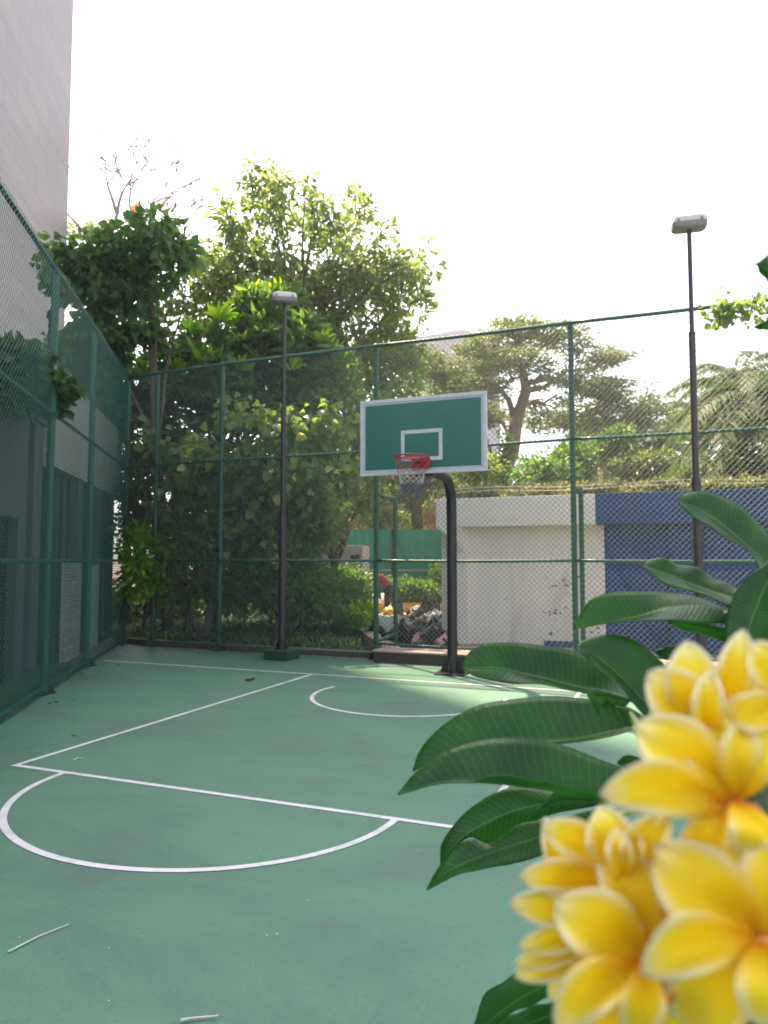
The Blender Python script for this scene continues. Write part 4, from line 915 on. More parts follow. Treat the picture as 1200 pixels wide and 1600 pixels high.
# bare branching tree with orange blossom
def bare_tree():
    d = 51; e = empty('bare_tree', P(170, 880, d), 'leafless tree with a few orange blossoms beside the tower', 'tree'); e.location.z = 0
    mb = MB(); tips = []
    def grow(p, dirv_, r, ln, lv):
        n = 5; pts = [p]; dd = dirv_.copy()
        for i in range(n): dd = (dd+Vector((random.gauss(0, .13), random.gauss(0, .1), random.gauss(.02, .1)))).normalized(); pts.append(pts[-1]+dd*ln/n)
        mb.tube(pts, [r*(1-.45*i/n) for i in range(n+1)], 6 if lv < 3 else 4, False)
        if lv >= 6: tips.append(pts[-1]); return
        for k in range(2 if random.random() < .55 else 3):
            nd = (dd+Vector(Rv)*random.gauss(0, .7)+Vector((0, random.gauss(0, .35), random.uniform(-.1, .3)))).normalized(); grow(pts[-1 if k < 2 else -3], nd, max(.042, r*.62), ln*random.uniform(.62, .85), lv+1)
    random.seed(9)
    base = P(165, 400, d); g = Vector((base.x, base.y, -.05)); mb.tube([g, g.lerp(base, .5)+Vector((.3, 0, 0)), base], [.5, .36, .24], 9)
    grow(base, (Vector(Rv)*.12+Vector((0, 0, 1))).normalized(), .22, 3.2, 1)
    grow(base-Vector((0, 0, .7)), (Vector(Rv)*.75+Vector((0, 0, .75))).normalized(), .2, 3.4, 1)
    grow(base-Vector((0, 0, 1.4)), (Vector(Rv)*-.5+Vector((0, 0, .8))).normalized(), .18, 2.8, 1)
    mb.build('branches', M['bark_grey'], e, True)
    bl = [(212, 325, d, 6, 4, .2), (205, 340, d, 8, 5, .2), (178, 350, d, 7, 4, .2)]
    crown('blossom', e, LM['orange'], bl, 8, 12, .2, .26, .18, fill=.1)
    crown('foliage', e, LM['yellowish'], [(125, 360, d, 24, 16, 1), (160, 370, d, 24, 12, 1)], 34, 26, .42, .28, .16, fill=.1)
    random.seed(11)
bare_tree()
# orange flowering climber at the corner
tree('flowering_tree', 'slim tree with orange yellow blossoms showing through the fence corner', 'tree', G(197, 985), P(200, 640, 17),
     [(200, 640, 17, 22, 60, .7), (215, 740, 17, 18, 60, .7), (208, 820, 17, 22, 40, .6)], 'yellowish', 80, 32, .24, .15, .07, bark='bark', r0=.12, r1=.05, k=14, fill=.2,
     extra=lambda e: crown('blossom', e, LM['orange'], [(203, 640, 16.7, 8, 25, .3), (172, 655, 16.7, 6, 8, .2), (205, 705, 16.6, 7, 10, .2)], 10, 10, .09, .12, .09))
# understorey shrubs
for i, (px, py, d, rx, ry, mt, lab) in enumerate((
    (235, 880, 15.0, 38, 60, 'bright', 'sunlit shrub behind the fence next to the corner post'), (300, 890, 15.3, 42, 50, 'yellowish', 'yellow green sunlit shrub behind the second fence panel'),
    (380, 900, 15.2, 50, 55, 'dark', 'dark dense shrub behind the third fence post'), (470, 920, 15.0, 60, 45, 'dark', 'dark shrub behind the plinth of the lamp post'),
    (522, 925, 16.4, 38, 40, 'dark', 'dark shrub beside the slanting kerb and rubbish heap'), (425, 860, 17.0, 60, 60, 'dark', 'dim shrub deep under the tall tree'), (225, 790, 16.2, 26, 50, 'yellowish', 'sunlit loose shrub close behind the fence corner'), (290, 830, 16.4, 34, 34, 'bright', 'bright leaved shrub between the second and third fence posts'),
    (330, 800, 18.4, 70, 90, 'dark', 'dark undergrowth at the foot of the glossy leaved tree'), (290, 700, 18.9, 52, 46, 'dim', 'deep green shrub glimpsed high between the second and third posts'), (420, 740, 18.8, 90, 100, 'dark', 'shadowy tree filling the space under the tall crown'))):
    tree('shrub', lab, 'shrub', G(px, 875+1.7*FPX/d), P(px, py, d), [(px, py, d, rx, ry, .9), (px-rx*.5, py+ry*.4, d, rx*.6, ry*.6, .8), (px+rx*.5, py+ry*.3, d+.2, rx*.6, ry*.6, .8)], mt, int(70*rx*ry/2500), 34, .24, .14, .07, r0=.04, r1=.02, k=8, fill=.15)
for (px, py, d, rx, ry, mt, lab) in ((590, 800, 33, 60, 45, 'yellowish', 'sunny yellow green tree behind the hoarding left of the hoop net'), (640, 800, 36, 60, 50, 'ficus', 'green tree far behind the hoarding under the backboard'), (520, 800, 31, 40, 50, 'ficus', 'green tree behind the left end of the hoarding')):
    tree('background_tree', lab, 'tree', P(px, 905, d), P(px, py, d), [(px, py, d, rx, ry, 1.5), (px-rx*.4, py-ry*.6, d, rx*.6, ry*.6, 1.2)], mt, int(100*rx*ry/2500), 40, .4, .22, .12, r0=.14, r1=.08, k=12, fill=.1)
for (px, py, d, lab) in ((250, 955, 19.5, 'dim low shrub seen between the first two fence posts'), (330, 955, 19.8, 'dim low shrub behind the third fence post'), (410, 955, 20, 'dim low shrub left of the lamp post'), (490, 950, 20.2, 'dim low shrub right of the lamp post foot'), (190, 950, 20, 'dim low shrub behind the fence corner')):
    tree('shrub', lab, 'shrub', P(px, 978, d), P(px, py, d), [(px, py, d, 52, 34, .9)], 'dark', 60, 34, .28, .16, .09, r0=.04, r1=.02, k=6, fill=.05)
n = 26000; gx = RNG.uniform(-17, -5.2, n); gy = RNG.uniform(12.4, 24, n); kp = (gx < -5.3-(gy-12.2)*.62); gx, gy = gx[kp], gy[kp]; n = len(gx)
V, q, t, tt = leaf_cloud(np.stack([gx, gy, RNG.random(n)*.12], 1), rand_dirs(n)+np.array([0, 0, .9]), .16*np.ones(n), .05*np.ones(n), RNG.random(n))
tag(np_mesh('ground_cover', V, q, LM['dark'], None, tris=t, tint=tt), kind='stuff')
# strap leaved border plants
for i in range(34):
    px = 205+(i % 17)*22+random.uniform(-6, 6); p = G(px, (996 if i < 17 else 984)-random.uniform(0, 9)); 
    if p.y < 12.2: p.y = 12.35
    e = empty('strap_leaf_plant', (p.x, p.y, 0), 'strap leaved border plant in the row along the foot of the far fence', 'plant', 'strap leaved plants along the far fence')
    strap_clump('', e, (p.x, p.y, -.02), 60, random.uniform(.6, .95), 'grass')
for (px, py, lab) in ((255, 985, 'spiky'), (330, 990, 'spiky'), (415, 985, 'spiky'), (505, 990, 'spiky')): pass
# leafy cuttings thrown down beside the heap
cu = crown('leafy_cuttings', None, LM['bright'], [(562, 955, 15.8, 22, 8, .4), (552, 966, 15.4, 18, 8, .3)], 26, 40, .16, .17, .06, flat=.5, tint_shift=.2)
tag(cu, 'cut leafy branches thrown on the ground left of the rubbish heap', 'cuttings')
# hedge behind striped kerb
for (px, py, d, rx, ry, mt, lab) in ((660, 925, 24.8, 36, 12, 'dark', 'clipped hedge behind the yellow and black kerb'), (700, 908, 25.4, 24, 22, 'dark', 'dark shrub behind the hedge beside the white wall'), (628, 922, 25.2, 20, 14, 'dark', 'low hedge left of the striped kerb behind the worker'), (545, 916, 20.5, 34, 24, 'dark', 'low dark shrub in front of the kiosk')):
    tree('hedge', lab, 'hedge', G(px, 955), P(px, py, d), [(px, py, d, rx, ry, .7)], mt, 90, 46, .28, .12, .07, r0=.04, r1=.03, k=6, fill=.05)
e = palm('spiky_palm', G(679, 950), .5, 22, .9, 'small spiky palm above the hedge by the hoop pole', up=1.2, trunk_r=.06)
# vine along the top of the boundary wall
vb = [(x, 762-(x-720)*.018, AYd, 34, 9, .3) for x, AYd in [(720+i*34, (WY+.5)/1.0) for i in range(0)]]
ve = empty('wall_vine', (0, WY+.5, 0), 'pale flowering hedge growing along the top of the boundary wall', 'hedge')
n = 150; C = np.stack([RNG.uniform(xw0-.3, 6, n*4), WY+.45+RNG.normal(size=n*4)*.16, bm1+.0+RNG.random(n*4)*.22], 1)
per = 30; nn = len(C)*per; cc = np.repeat(C, per, 0); dd = rand_dirs(nn); V, q, t, tt = leaf_cloud(cc+dd*.13*RNG.random((nn, 1)), dd+np.array([0, 0, .2]), .09*np.ones(nn), .06*np.ones(nn), np.clip(np.repeat(RNG.random(len(C)), per)*.6+RNG.random(nn)*.45, 0, 1))
np_mesh('crown', V, q, LM['hedge'], ve, tris=t, tint=tt)
mb = MB()
for i in range(10): x = xw0+.5+i*.9; mb.tube([(x, WY+.45, -.02), (x+.1, WY+.45, 1.6), (x, WY+.45, bm1+.2)], [.04, .03, .015], 6)
mb.build('stem', M['bark'], ve)
# background shrubs and palms behind the wall
for (px, py, d, rx, ry, mt, lab) in ((745, 735, 21, 38, 22, 'yellowish', 'yellow green shrub rising over the white wall right of the backboard'), (850, 742, 20, 42, 22, 'dark', 'dark shrub over the white wall left of the tall fence post'), (900, 725, 21, 34, 32, 'dark', 'dark shrub directly behind the tall fence post'), (1010, 735, 22, 50, 26, 'olive', 'olive shrub behind the blue wall left of the lamp post'), (1150, 735, 19.5, 60, 24, 'olive', 'olive shrub under the large palm on the right'), (965, 700, 23, 30, 30, 'dark', 'dark shrub in front of the red roof')):
    tree('shrub', lab, 'shrub', P(px, 970, d), P(px, py, d), [(px, py, d, rx, ry, .9)], mt, int(100*rx*ry/1500), 40, .26, .15, .07, r0=.05, r1=.03, k=8, fill=.1)
def palm_at(px, py, d, nf, fl, lab, **kw):
    t = P(px, py, d); return palm('palm_tree', (t.x, t.y, -.02), t.z, nf, fl, lab, **kw)
palm_at(1200, 625, 17.5, 34, 3.1, 'large palm with drooping yellowish fronds at the right edge behind the blue wall')
palm_at(1150, 590, 27, 20, 2.8, 'hazy palm left of the largest one, its fronds against the sky', up=.9)
palm_at(1098, 640, 29, 20, 2.6, 'palm seen just right of the tall lamp post')
palm_at(1030, 700, 24, 20, 2.0, 'short palm between the tall fence post and the lamp post above the blue wall', up=1.0)
palm_at(850, 735, 22, 18, 1.4, 'low palm over the white wall right of the reddish trunk', up=1.0, mat='grass')
palm_at(945, 668, 30, 22, 2.6, 'palm with bluish drooping fronds under the olive tree', mat='grass')
palm_at(1085, 740, 21, 18, 1.3, 'small palm low behind the lamp post above the blue wall', up=1.1)
# climber hanging over the top of the fence at the right
ce = empty('fence_climber', (.9, FY, 0), 'climbing vine with round leaves on the fence top beside the right lamp post', 'vine')
bl = [(1115, 478, 10.9, 24, 14, .15), (1140, 476, 10.75, 24, 10, .1), (1175, 470, 10.6, 34, 10, .15), (1150, 492, 10.7, 40, 14, .1), (1195, 485, 10.5, 20, 16, .1), (1125, 505, 10.8, 20, 8, .1)]
ret = []; crown('leaf_cluster', ce, LM['broad'], bl, 34, 5, .1, .1, .1, fill=.1, shape='oval', droop=.8, ret=ret, tint_shift=-.1)
mb = MB(); C = sorted([Vector(c) for c in ret[0]], key=lambda c: c.x)
for i in range(0, len(C)-2, 2): mb.tube([C[i], C[i].lerp(C[i+2], .5)+Vector((0, 0, -.05)), C[i+2]], .006, 4)
mb.tube([(C[-1].x, FY+.05, 0), (C[-1].x+.3, FY+.05, 3), C[-1]], [.02, .015, .006], 5); mb.build('stem', M['bark'], ce)

# ================================================================ SMALL LITTER ON THE COURT
def twig(pts, r, mat, name, label, cat):
    q = [G(x, y, .004+r) for x, y in pts]; q2 = []
    for i in range(len(q)-1):
        for k in range(5): p = q[i].lerp(q[i+1], k/5); q2.append(p+Vector((noise.noise(p*9), noise.noise(p*9+Vector((3, 3, 3))), 0))*.006)
    q2.append(q[-1]); m = len(q2)
    return tag(MB().tube(q2, [r*(1-.5*i/m) for i in range(m)], 7).build(name, M[mat], None, True), label, cat)
twig([(12, 1487), (60, 1463), (107, 1444)], .0045, 'twig_white', 'twig', 'long thin pale twig lying on the court at the lower left', 'twig')
twig([(282, 1594), (300, 1591), (341, 1587)], .006, 'twig_white', 'twig', 'short thick pale twig lying at the bottom edge of the court', 'twig')
twig([(113, 1188), (122, 1184), (131, 1186)], .006, 'twig_white', 'leaf_scrap', 'tiny pale scrap lying inside the lane near its left corner', 'scrap')
twig([(112, 1148), (117, 1149), (121, 1150)], .006, 'bark', 'twig', 'tiny dark twig left of the lane line', 'twig')
lfb = []
for (px, py, s, a, lab) in ((388, 1065, .05, .3, 'left half of the curled brown dry leaf pair on the court below the baseline'), (395, 1063, .04, 1.4, 'right half of the curled brown dry leaf pair on the court below the baseline')):
    g = G(px, py); V = []; Q = []
    for i in range(7):
        for j in range(5):
            u, v = i/6-.5, j/4-.5; w = (1-(2*u)**2)**.5 if abs(u) < .5 else 0; V.append((g.x+u*s*2.4*math.cos(a)-v*w*s*math.sin(a), g.y+u*s*2.4*math.sin(a)+v*w*s*math.cos(a), .008+abs(v)*.06*w+.02*abs(u)))
    for i in range(6):
        for j in range(4): q = i*5+j; Q.append((q, q+5, q+6, q+1))
    tag(np_mesh('dry_leaf', np.array(V), np.array(Q), M['brown_leaf'], smooth=True), lab, 'leaf')
sp = MB()
rs = random.Random(5)
for i in range(26):
    g = G(rs.uniform(-50, 700), rs.uniform(1090, 1590), .005); s = rs.uniform(.002, .006); n = len(sp.v)
    for k in range(5): a = k*1.257; sp.v.append(g+Vector((s*rs.uniform(.5, 1.3)*math.cos(a), s*rs.uniform(.5, 1.3)*math.sin(a), 0)))
    sp.v.append(g+Vector((0, 0, s*.5)))
    for k in range(5): sp.f.append((n+k, n+(k+1) % 5, n+5))
fl = random.Random(12)
V = []; T_ = []; n_ = 0
for i in range(60):
    if i < 34: g = LA+LDIR*fl.uniform(.5, 7)-LN*fl.uniform(.1, .5)
    else: g = Vector((fl.uniform(-9.5, -5.2), FY-fl.uniform(.1, .5), 0))
    a = fl.uniform(0, 6.28); L_ = fl.uniform(.03, .07); w = L_*.3; d = Vector((math.cos(a), math.sin(a), 0)); sd_ = Vector((-math.sin(a), math.cos(a), 0)); h_ = fl.uniform(.006, .02)
    V += [g-d*L_/2+Vector((0, 0, .006)), g+sd_*w+Vector((0, 0, h_)), g+d*L_/2+Vector((0, 0, .008)), g-sd_*w+Vector((0, 0, h_)), g+Vector((0, 0, .005))]
    T_ += [(n_, n_+1, n_+4), (n_+1, n_+2, n_+4), (n_+2, n_+3, n_+4), (n_+3, n_, n_+4)]; n_ += 5
ol = np_mesh('leaf_litter', np.array([tuple(v) for v in V]), None, M['brown_leaf'], None, tris=np.array(T_)); tag(ol, kind='stuff')
tag(sp.build('grit', M['twig_white']), 'scattered pale specks of grit on the court', 'grit', kind='stuff')
# ================================================================ FRANGIPANI IN THE FOREGROUND
def frangi_leaf_mat():
    m, n, l, b = new_mat('frangipani_leaf')
    tc = n.new('ShaderNodeTexCoord'); sp_ = n.new('ShaderNodeSeparateXYZ'); l.new(tc.outputs['UV'], sp_.inputs[0])
    # lateral veins: regular along the leaf, slanting forwards away from the midrib (u along, v across, v=0 midrib)
    def math_(op, a, b_=None, clamp=False):
        q = n.new('ShaderNodeMath'); q.operation = op; q.use_clamp = clamp
        for i, x in enumerate((a, b_)):
            if x is None: continue
            if isinstance(x, (int, float)): q.inputs[i].default_value = x
            else: l.new(x, q.inputs[i])
        return q.outputs[0]
    av = math_('ABSOLUTE', sp_.outputs['Y'])
    nz0 = n.new('ShaderNodeTexNoise'); nz0.inputs['Scale'].default_value = 9; l.new(tc.outputs['Object'], nz0.inputs['Vector'])
    u2 = math_('ADD', math_('SUBTRACT', sp_.outputs['X'], math_('MULTIPLY', av, 0.05)), math_('MULTIPLY', nz0.outputs['Fac'], .09))
    w = math_('FRACT', math_('MULTIPLY', u2, 30.0)); d = math_('ABSOLUTE', math_('SUBTRACT', w, 0.5))
    vein = math_('SUBTRACT', 1.0, math_('MULTIPLY', d, 14.0), True)
    mid = math_('SUBTRACT', 1.0, math_('MULTIPLY', av, 26.0), True)
    allv = math_('MAXIMUM', math_('MULTIPLY', vein, .5), mid)
    nz = n.new('ShaderNodeTexNoise'); nz.inputs['Scale'].default_value = 22; nz.inputs['Detail'].default_value = 6; l.new(tc.outputs['Object'], nz.inputs['Vector'])
    rp = n.new('ShaderNodeValToRGB'); rp.color_ramp.elements[0].position = .3; rp.color_ramp.elements[1].position = .75
    rp.color_ramp.elements[0].color = c4((0.022, 0.075, 0.022)); rp.color_ramp.elements[1].color = c4((0.045, 0.125, 0.024)); l.new(nz.outputs['Fac'], rp.inputs['Fac'])
    mx = n.new('ShaderNodeMix'); mx.data_type = 'RGBA'; l.new(math_('MULTIPLY', allv, .55), mx.inputs['Factor']); l.new(rp.outputs['Color'], mx.inputs['A']); mx.inputs['B'].default_value = c4((0.2, 0.32, 0.12))
    ge = n.new('ShaderNodeNewGeometry')
    l.new(mx.outputs['Result'], b.inputs['Base Color']); b.inputs['Roughness'].default_value = 0.34; b.inputs['Specular IOR Level'].default_value = 0.45
    bp = n.new('ShaderNodeBump'); bp.inputs['Strength'].default_value = .3; bp.inputs['Distance'].default_value = .0009
    hh = math_('ADD', math_('MULTIPLY', d, 1.6), math_('MULTIPLY', nz.outputs['Fac'], 1.2)); l.new(hh, bp.inputs['Height']); l.new(bp.outputs[0], b.inputs['Normal'])
    tr = n.new('ShaderNodeBsdfTranslucent'); m2 = n.new('ShaderNodeMix'); m2.data_type = 'RGBA'; m2.blend_type = 'MULTIPLY'; m2.inputs['Factor'].default_value = 1
    l.new(mx.outputs['Result'], m2.inputs['A']); m2.inputs['B'].default_value = c4((4.0, 4.2, 0.7)); l.new(m2.outputs['Result'], tr.inputs['Color'])
    ms = n.new('ShaderNodeMixShader'); ms.inputs[0].default_value = .5; l.new(b.outputs[0], ms.inputs[1]); l.new(tr.outputs[0], ms.inputs[2]); l.new(ms.outputs[0], n['Material Output'].inputs['Surface'])
    return m
def petal_mat():
    m, n, l, b = new_mat('frangipani_petal')
    tc = n.new('ShaderNodeTexCoord'); sp_ = n.new('ShaderNodeSeparateXYZ'); l.new(tc.outputs['UV'], sp_.inputs[0])
    r1 = n.new('ShaderNodeValToRGB'); e = r1.color_ramp.elements       # throat to tip
    e[0].position = 0.0; e[0].color = c4((0.93, 0.42, 0.01)); e[1].position = .2; e[1].color = c4((0.95, 0.68, 0.015))
    for p_, c_ in ((.4, (.97, .75, .015)), (.75, (.97, .81, .05)), (.92, (.95, .88, .4)), (1.0, (.88, .82, .62))): q = e.new(p_); q.color = c4(c_)
    l.new(sp_.outputs['X'], r1.inputs['Fac'])
    ab = n.new('ShaderNodeMath'); ab.operation = 'ABSOLUTE'; l.new(sp_.outputs['Y'], ab.inputs[0])
    mr = n.new('ShaderNodeMapRange'); mr.inputs['From Min'].default_value = .62; mr.inputs['From Max'].default_value = 1.0; l.new(ab.outputs[0], mr.inputs['Value'])
    mu = n.new('ShaderNodeMapRange'); mu.inputs['From Min'].default_value = .15; mu.inputs['From Max'].default_value = .7; l.new(sp_.outputs['X'], mu.inputs['Value'])
    mm = n.new('ShaderNodeMath'); mm.operation = 'MULTIPLY'; l.new(mr.outputs[0], mm.inputs[0]); l.new(mu.outputs[0], mm.inputs[1])
    m3 = n.new('ShaderNodeMath'); m3.operation = 'MULTIPLY'; l.new(mm.outputs[0], m3.inputs[0]); m3.inputs[1].default_value = .85
    mx = n.new('ShaderNodeMix'); mx.data_type = 'RGBA'; l.new(m3.outputs[0], mx.inputs['Factor']); l.new(r1.outputs['Color'], mx.inputs['A']); mx.inputs['B'].default_value = c4((.9, .86, .72))
    l.new(mx.outputs['Result'], b.inputs['Base Color']); b.inputs['Roughness'].default_value = .55; b.inputs['Specular IOR Level'].default_value = .25
    tr = n.new('ShaderNodeBsdfTranslucent'); l.new(mx.outputs['Result'], tr.inputs['Color'])
    ms = n.new('ShaderNodeMixShader'); ms.inputs[0].default_value = .45; l.new(b.outputs[0], ms.inputs[1]); l.new(tr.outputs[0], ms.inputs[2]); l.new(ms.outputs[0], n['Material Output'].inputs['Surface'])
    return m
M['fleaf'] = frangi_leaf_mat(); M['petal'] = petal_mat()
M['fstem'] = surf('frangipani_stem', (0.16, 0.19, 0.1), (0.1, 0.13, 0.07), rough=.7, scale=40, bump=.5, bscale=90)
M['throat'] = surf('petal_throat', (0.8, 0.25, 0.01), rough=.6, scale=30)
M['bud'] = surf('frangipani_bud', (0.4, 0.45, 0.1), (0.28, 0.36, 0.07), rough=.5, scale=40)
fp = empty('frangipani', P(1190, 1500, .62), 'frangipani plant with glossy dark leaves and yellow blossoms filling the right foreground', 'plant'); fp.location.z = 0

def resample(pts, n):
    """Catmull-Rom through control points, n samples spread by arc length"""
    p = [Vector(x) for x in pts]; p = [p[0]*2-p[1]]+p+[p[-1]*2-p[-2]]; out = []
    for i in range(1, len(p)-2):
        for k in range(12):
            t = k/12; a, b, c, d = p[i-1], p[i], p[i+1], p[i+2]
            out.append(0.5*((2*b)+(-a+c)*t+(2*a-5*b+4*c-d)*t*t+(-a+3*b-3*c+d)*t*t*t))
    out.append(p[-2]); L = [0]
    for i in range(1, len(out)): L.append(L[-1]+(out[i]-out[i-1]).length)
    res = []
    for k in range(n):
        s = L[-1]*k/(n-1); i = 0
        while i < len(L)-2 and L[i+1] < s: i += 1
        f_ = (s-L[i])/max(1e-9, L[i+1]-L[i]); res.append(out[i].lerp(out[i+1], min(1, f_)))
    return res
def loft_leaf(e1, mid, e2, d, dd=(0, 0, 0), tilt=(0, 0), name='leaf', petiole=None):
    """blade between two outlines and a midrib (photo px, listed base to tip); d = distance of the midrib base and tip,
    tilt = how much nearer(-)/further(+) each edge stands than the midrib, in metres"""
    n, k = 44, 6; d0, d1 = d
    def three(pl, dz):
        q = resample([(x, y, 0) for x, y in pl], n); out = []
        for i, v in enumerate(q):
            t = i/(n-1); w = math.sin(math.pi*min(1, max(0, t)))**.6
            out.append(P(v.x, v.y, d0+(d1-d0)*t+dz*w+.012*math.sin(t*2.6+1)))
        return out
    A, Mi, B = three(e1, tilt[0]), three(mid, 0), three(e2, tilt[1])
    V = []; UV = []; Q = []; view = Vector(Fv)
    for i in range(n):
        t = i/(n-1)
        for j in range(2*k+1):
            if j <= k: s = 1-j/k; p = Mi[i].lerp(A[i], s); sv = s
            else: s = (j-k)/k; p = Mi[i].lerp(B[i], s); sv = -s
            puff = .0016*math.sin(math.pi*abs(sv))*(1 if t < .97 else 0)
            rip = .0014*abs(sv)*math.sin(t*23+sv*2)
            V.append(tuple(p-view*(puff+rip))); UV.append((t, sv))
    W_ = 2*k+1
    for i in range(n-1):
        for j in range(2*k): a = i*W_+j; Q.append((a, a+1, a+W_+1, a+W_))
    o = np_mesh(name, np.array(V), np.array(Q), M['fleaf'], fp, uv=np.array(UV), smooth=True)
    so = o.modifiers.new('solid', 'SOLIDIFY'); so.thickness = .0007; so.offset = 0
    if petiole:
        a = P(*petiole); b = Mi[0]; MB().tube([a, a.lerp(b, .5)+Vector((0, 0, .004)), b, Mi[2]], [.0035, .003, .0025, .0015], 8).build('petiole', M['bud'], o, True)
    return o
ST = (1185, 1150, .74)
loft_leaf([(1206, 900), (1202, 842), (1165, 798), (1130, 777), (1095, 768), (1070, 772), (1060, 780)], [(1206, 915), (1191, 877), (1160, 848), (1124, 817), (1090, 795), (1060, 781)], [(1190, 905), (1173, 864), (1150, 849), (1119, 831), (1088, 811), (1068, 795), (1060, 782)], (.70, .80), tilt=(.02, -.02), petiole=(1215, 960, .7))
loft_leaf([(1165, 930), (1140, 912), (1115, 903), (1088, 886), (1059, 882), (1038, 872), (1022, 873), (1004, 881)], [(1163, 936), (1137, 932), (1092, 918), (1050, 900), (1004, 882)], [(1158, 945), (1137, 948), (1115, 937), (1081, 923), (1047, 916), (1018, 899), (1004, 883)], (.74, .84), tilt=(.015, -.015), petiole=(1185, 960, .74))
loft_leaf([(1145, 958), (1100, 936), (1040, 926), (960, 926), (922, 938), (896, 979)], [(1142, 960), (1100, 948), (1045, 950), (1000, 963), (950, 973), (896, 981)], [(1138, 975), (1080, 973), (1020, 969), (980, 970), (940, 976), (896, 983)], (.72, .80), tilt=(.02, -.03), petiole=(1180, 985, .74))
loft_leaf([(1150, 985), (1110, 976), (1075, 972), (1042, 970)], [(1150, 995), (1105, 985), (1070, 977), (1042, 970)], [(1148, 1005), (1132, 1003), (1104, 993), (1065, 984), (1042, 971)], (.78, .84), tilt=(-.01, .01))
loft_leaf([(1158, 1040), (1134, 1005), (1137, 954), (1151, 922), (1178, 893), (1215, 868)], [(1165, 1040), (1168, 990), (1183, 945), (1200, 905), (1217, 868)], [(1180, 1040), (1205, 1000), (1228, 950), (1228, 900), (1220, 868)], (.66, .70), tilt=(.01, .02))
loft_leaf([(1000, 1105), (975, 1078), (921, 1028), (889, 1016), (842, 1008), (797, 1004), (762, 1005), (735, 1018), (722, 1041)], [(995, 1100), (965, 1084), (905, 1074), (842, 1058), (778, 1044), (722, 1043)], [(990, 1098), (955, 1090), (905, 1082), (850, 1070), (800, 1068), (750, 1060), (722, 1046)], (.80, .88), tilt=(.02, -.02), petiole=(1100, 1120, .76))
loft_leaf([(1052, 1100), (1045, 1050), (1020, 1022), (990, 1000), (950, 991), (915, 1000), (907, 1010)], [(1030, 1120), (1010, 1100), (970, 1058), (935, 1028), (907, 1011)], [(1010, 1122), (995, 1106), (965, 1068), (940, 1052), (910, 1022), (907, 1012)], (.70, .76), tilt=(.015, -.01), petiole=(1120, 1150, .74))
loft_leaf([(985, 1092), (952, 1083), (930, 1077), (917, 1085), (933, 1110)], [(982, 1098), (955, 1090), (935, 1090), (933, 1111)], [(978, 1104), (952, 1102), (940, 1106), (933, 1112)], (.72, .74), tilt=(.0, .0))
loft_leaf([(1020, 1128), (981, 1105), (937, 1094), (873, 1088), (810, 1091), (747, 1103), (693, 1132), (658, 1170), (645, 1202)], [(1015, 1132), (975, 1138), (905, 1154), (854, 1159), (810, 1158), (747, 1164), (683, 1180), (645, 1203)], [(1010, 1128), (980, 1143), (945, 1152), (905, 1160), (854, 1163), (810, 1162), (747, 1168), (683, 1184), (645, 1205)], (.72, .80), tilt=(.03, -.015), petiole=(1130, 1170, .74))
loft_leaf([(1030, 1255), (987, 1208), (937, 1186), (889, 1168), (842, 1156), (794, 1153), (747, 1159), (699, 1173), (658, 1199), (622, 1239)], [(1020, 1258), (937, 1251), (873, 1238), (810, 1229), (742, 1223), (683, 1224), (622, 1240)], [(1010, 1250), (937, 1238), (873, 1226), (810, 1214), (765, 1212), (737, 1221), (683, 1225), (622, 1241)], (.62, .68), tilt=(.025, -.02), petiole=(1120, 1270, .66))
loft_leaf([(950, 1245), (905, 1238), (861, 1235), (810, 1230), (778, 1236), (747, 1255), (715, 1281), (691, 1317), (688, 1346)], [(950, 1252), (880, 1252), (820, 1262), (770, 1280), (720, 1310), (688, 1347)], [(945, 1258), (890, 1266), (826, 1286), (785, 1307), (759, 1316), (735, 1308), (712, 1325), (688, 1348)], (.74, .82), tilt=(.02, .0), petiole=(1090, 1240, .72))
loft_leaf([(925, 1245), (890, 1240), (867, 1238), (845, 1260)], [(922, 1252), (885, 1250), (845, 1261)], [(915, 1260), (889, 1261), (865, 1262), (845, 1262)], (.73, .76), tilt=(0, 0))
loft_leaf([(960, 1262), (921, 1268), (873, 1278), (810, 1289), (778, 1309), (756, 1319), (737, 1311), (709, 1325), (690, 1348), (667, 1388)], [(960, 1275), (900, 1292), (830, 1312), (760, 1335), (700, 1362), (667, 1389)], [(955, 1300), (900, 1320), (840, 1338), (797, 1352), (762, 1356), (715, 1368), (667, 1390)], (.66, .74), tilt=(.015, -.01), petiole=(1080, 1260, .68))
loft_leaf([(900, 1500), (860, 1506), (820, 1516), (790, 1530), (755, 1558), (740, 1605), (735, 1625)], [(905, 1520), (850, 1540), (800, 1568), (760, 1600), (735, 1626)], [(905, 1540), (860, 1558), (825, 1572), (785, 1592), (750, 1620), (735, 1628)], (.58, .64), tilt=(.01, 0))
loft_leaf([(905, 1555), (850, 1568), (800, 1585), (770, 1605), (750, 1640)], [(905, 1575), (850, 1590), (800, 1612), (750, 1642)], [(905, 1600), (860, 1615), (810, 1632), (750, 1645)], (.6, .66), tilt=(.01, 0))
loft_leaf([(1085, 1030), (1075, 1012), (1050, 1009), (1022, 1017)], [(1085, 1036), (1055, 1024), (1022, 1018)], [(1085, 1045), (1060, 1036), (1035, 1028), (1022, 1019)], (.8, .84))
loft_leaf([(1235, 375), (1212, 388), (1195, 402), (1181, 412)], [(1240, 425), (1210, 425), (1181, 413)], [(1235, 480), (1215, 455), (1196, 436), (1181, 414)], (.7, .74), tilt=(.01, .01), petiole=(1300, 470, .7))
loft_leaf([(1240, 480), (1210, 494), (1178, 511)], [(1240, 500), (1205, 505), (1178, 512)], [(1240, 520), (1205, 517), (1178, 513)], (.7, .74))
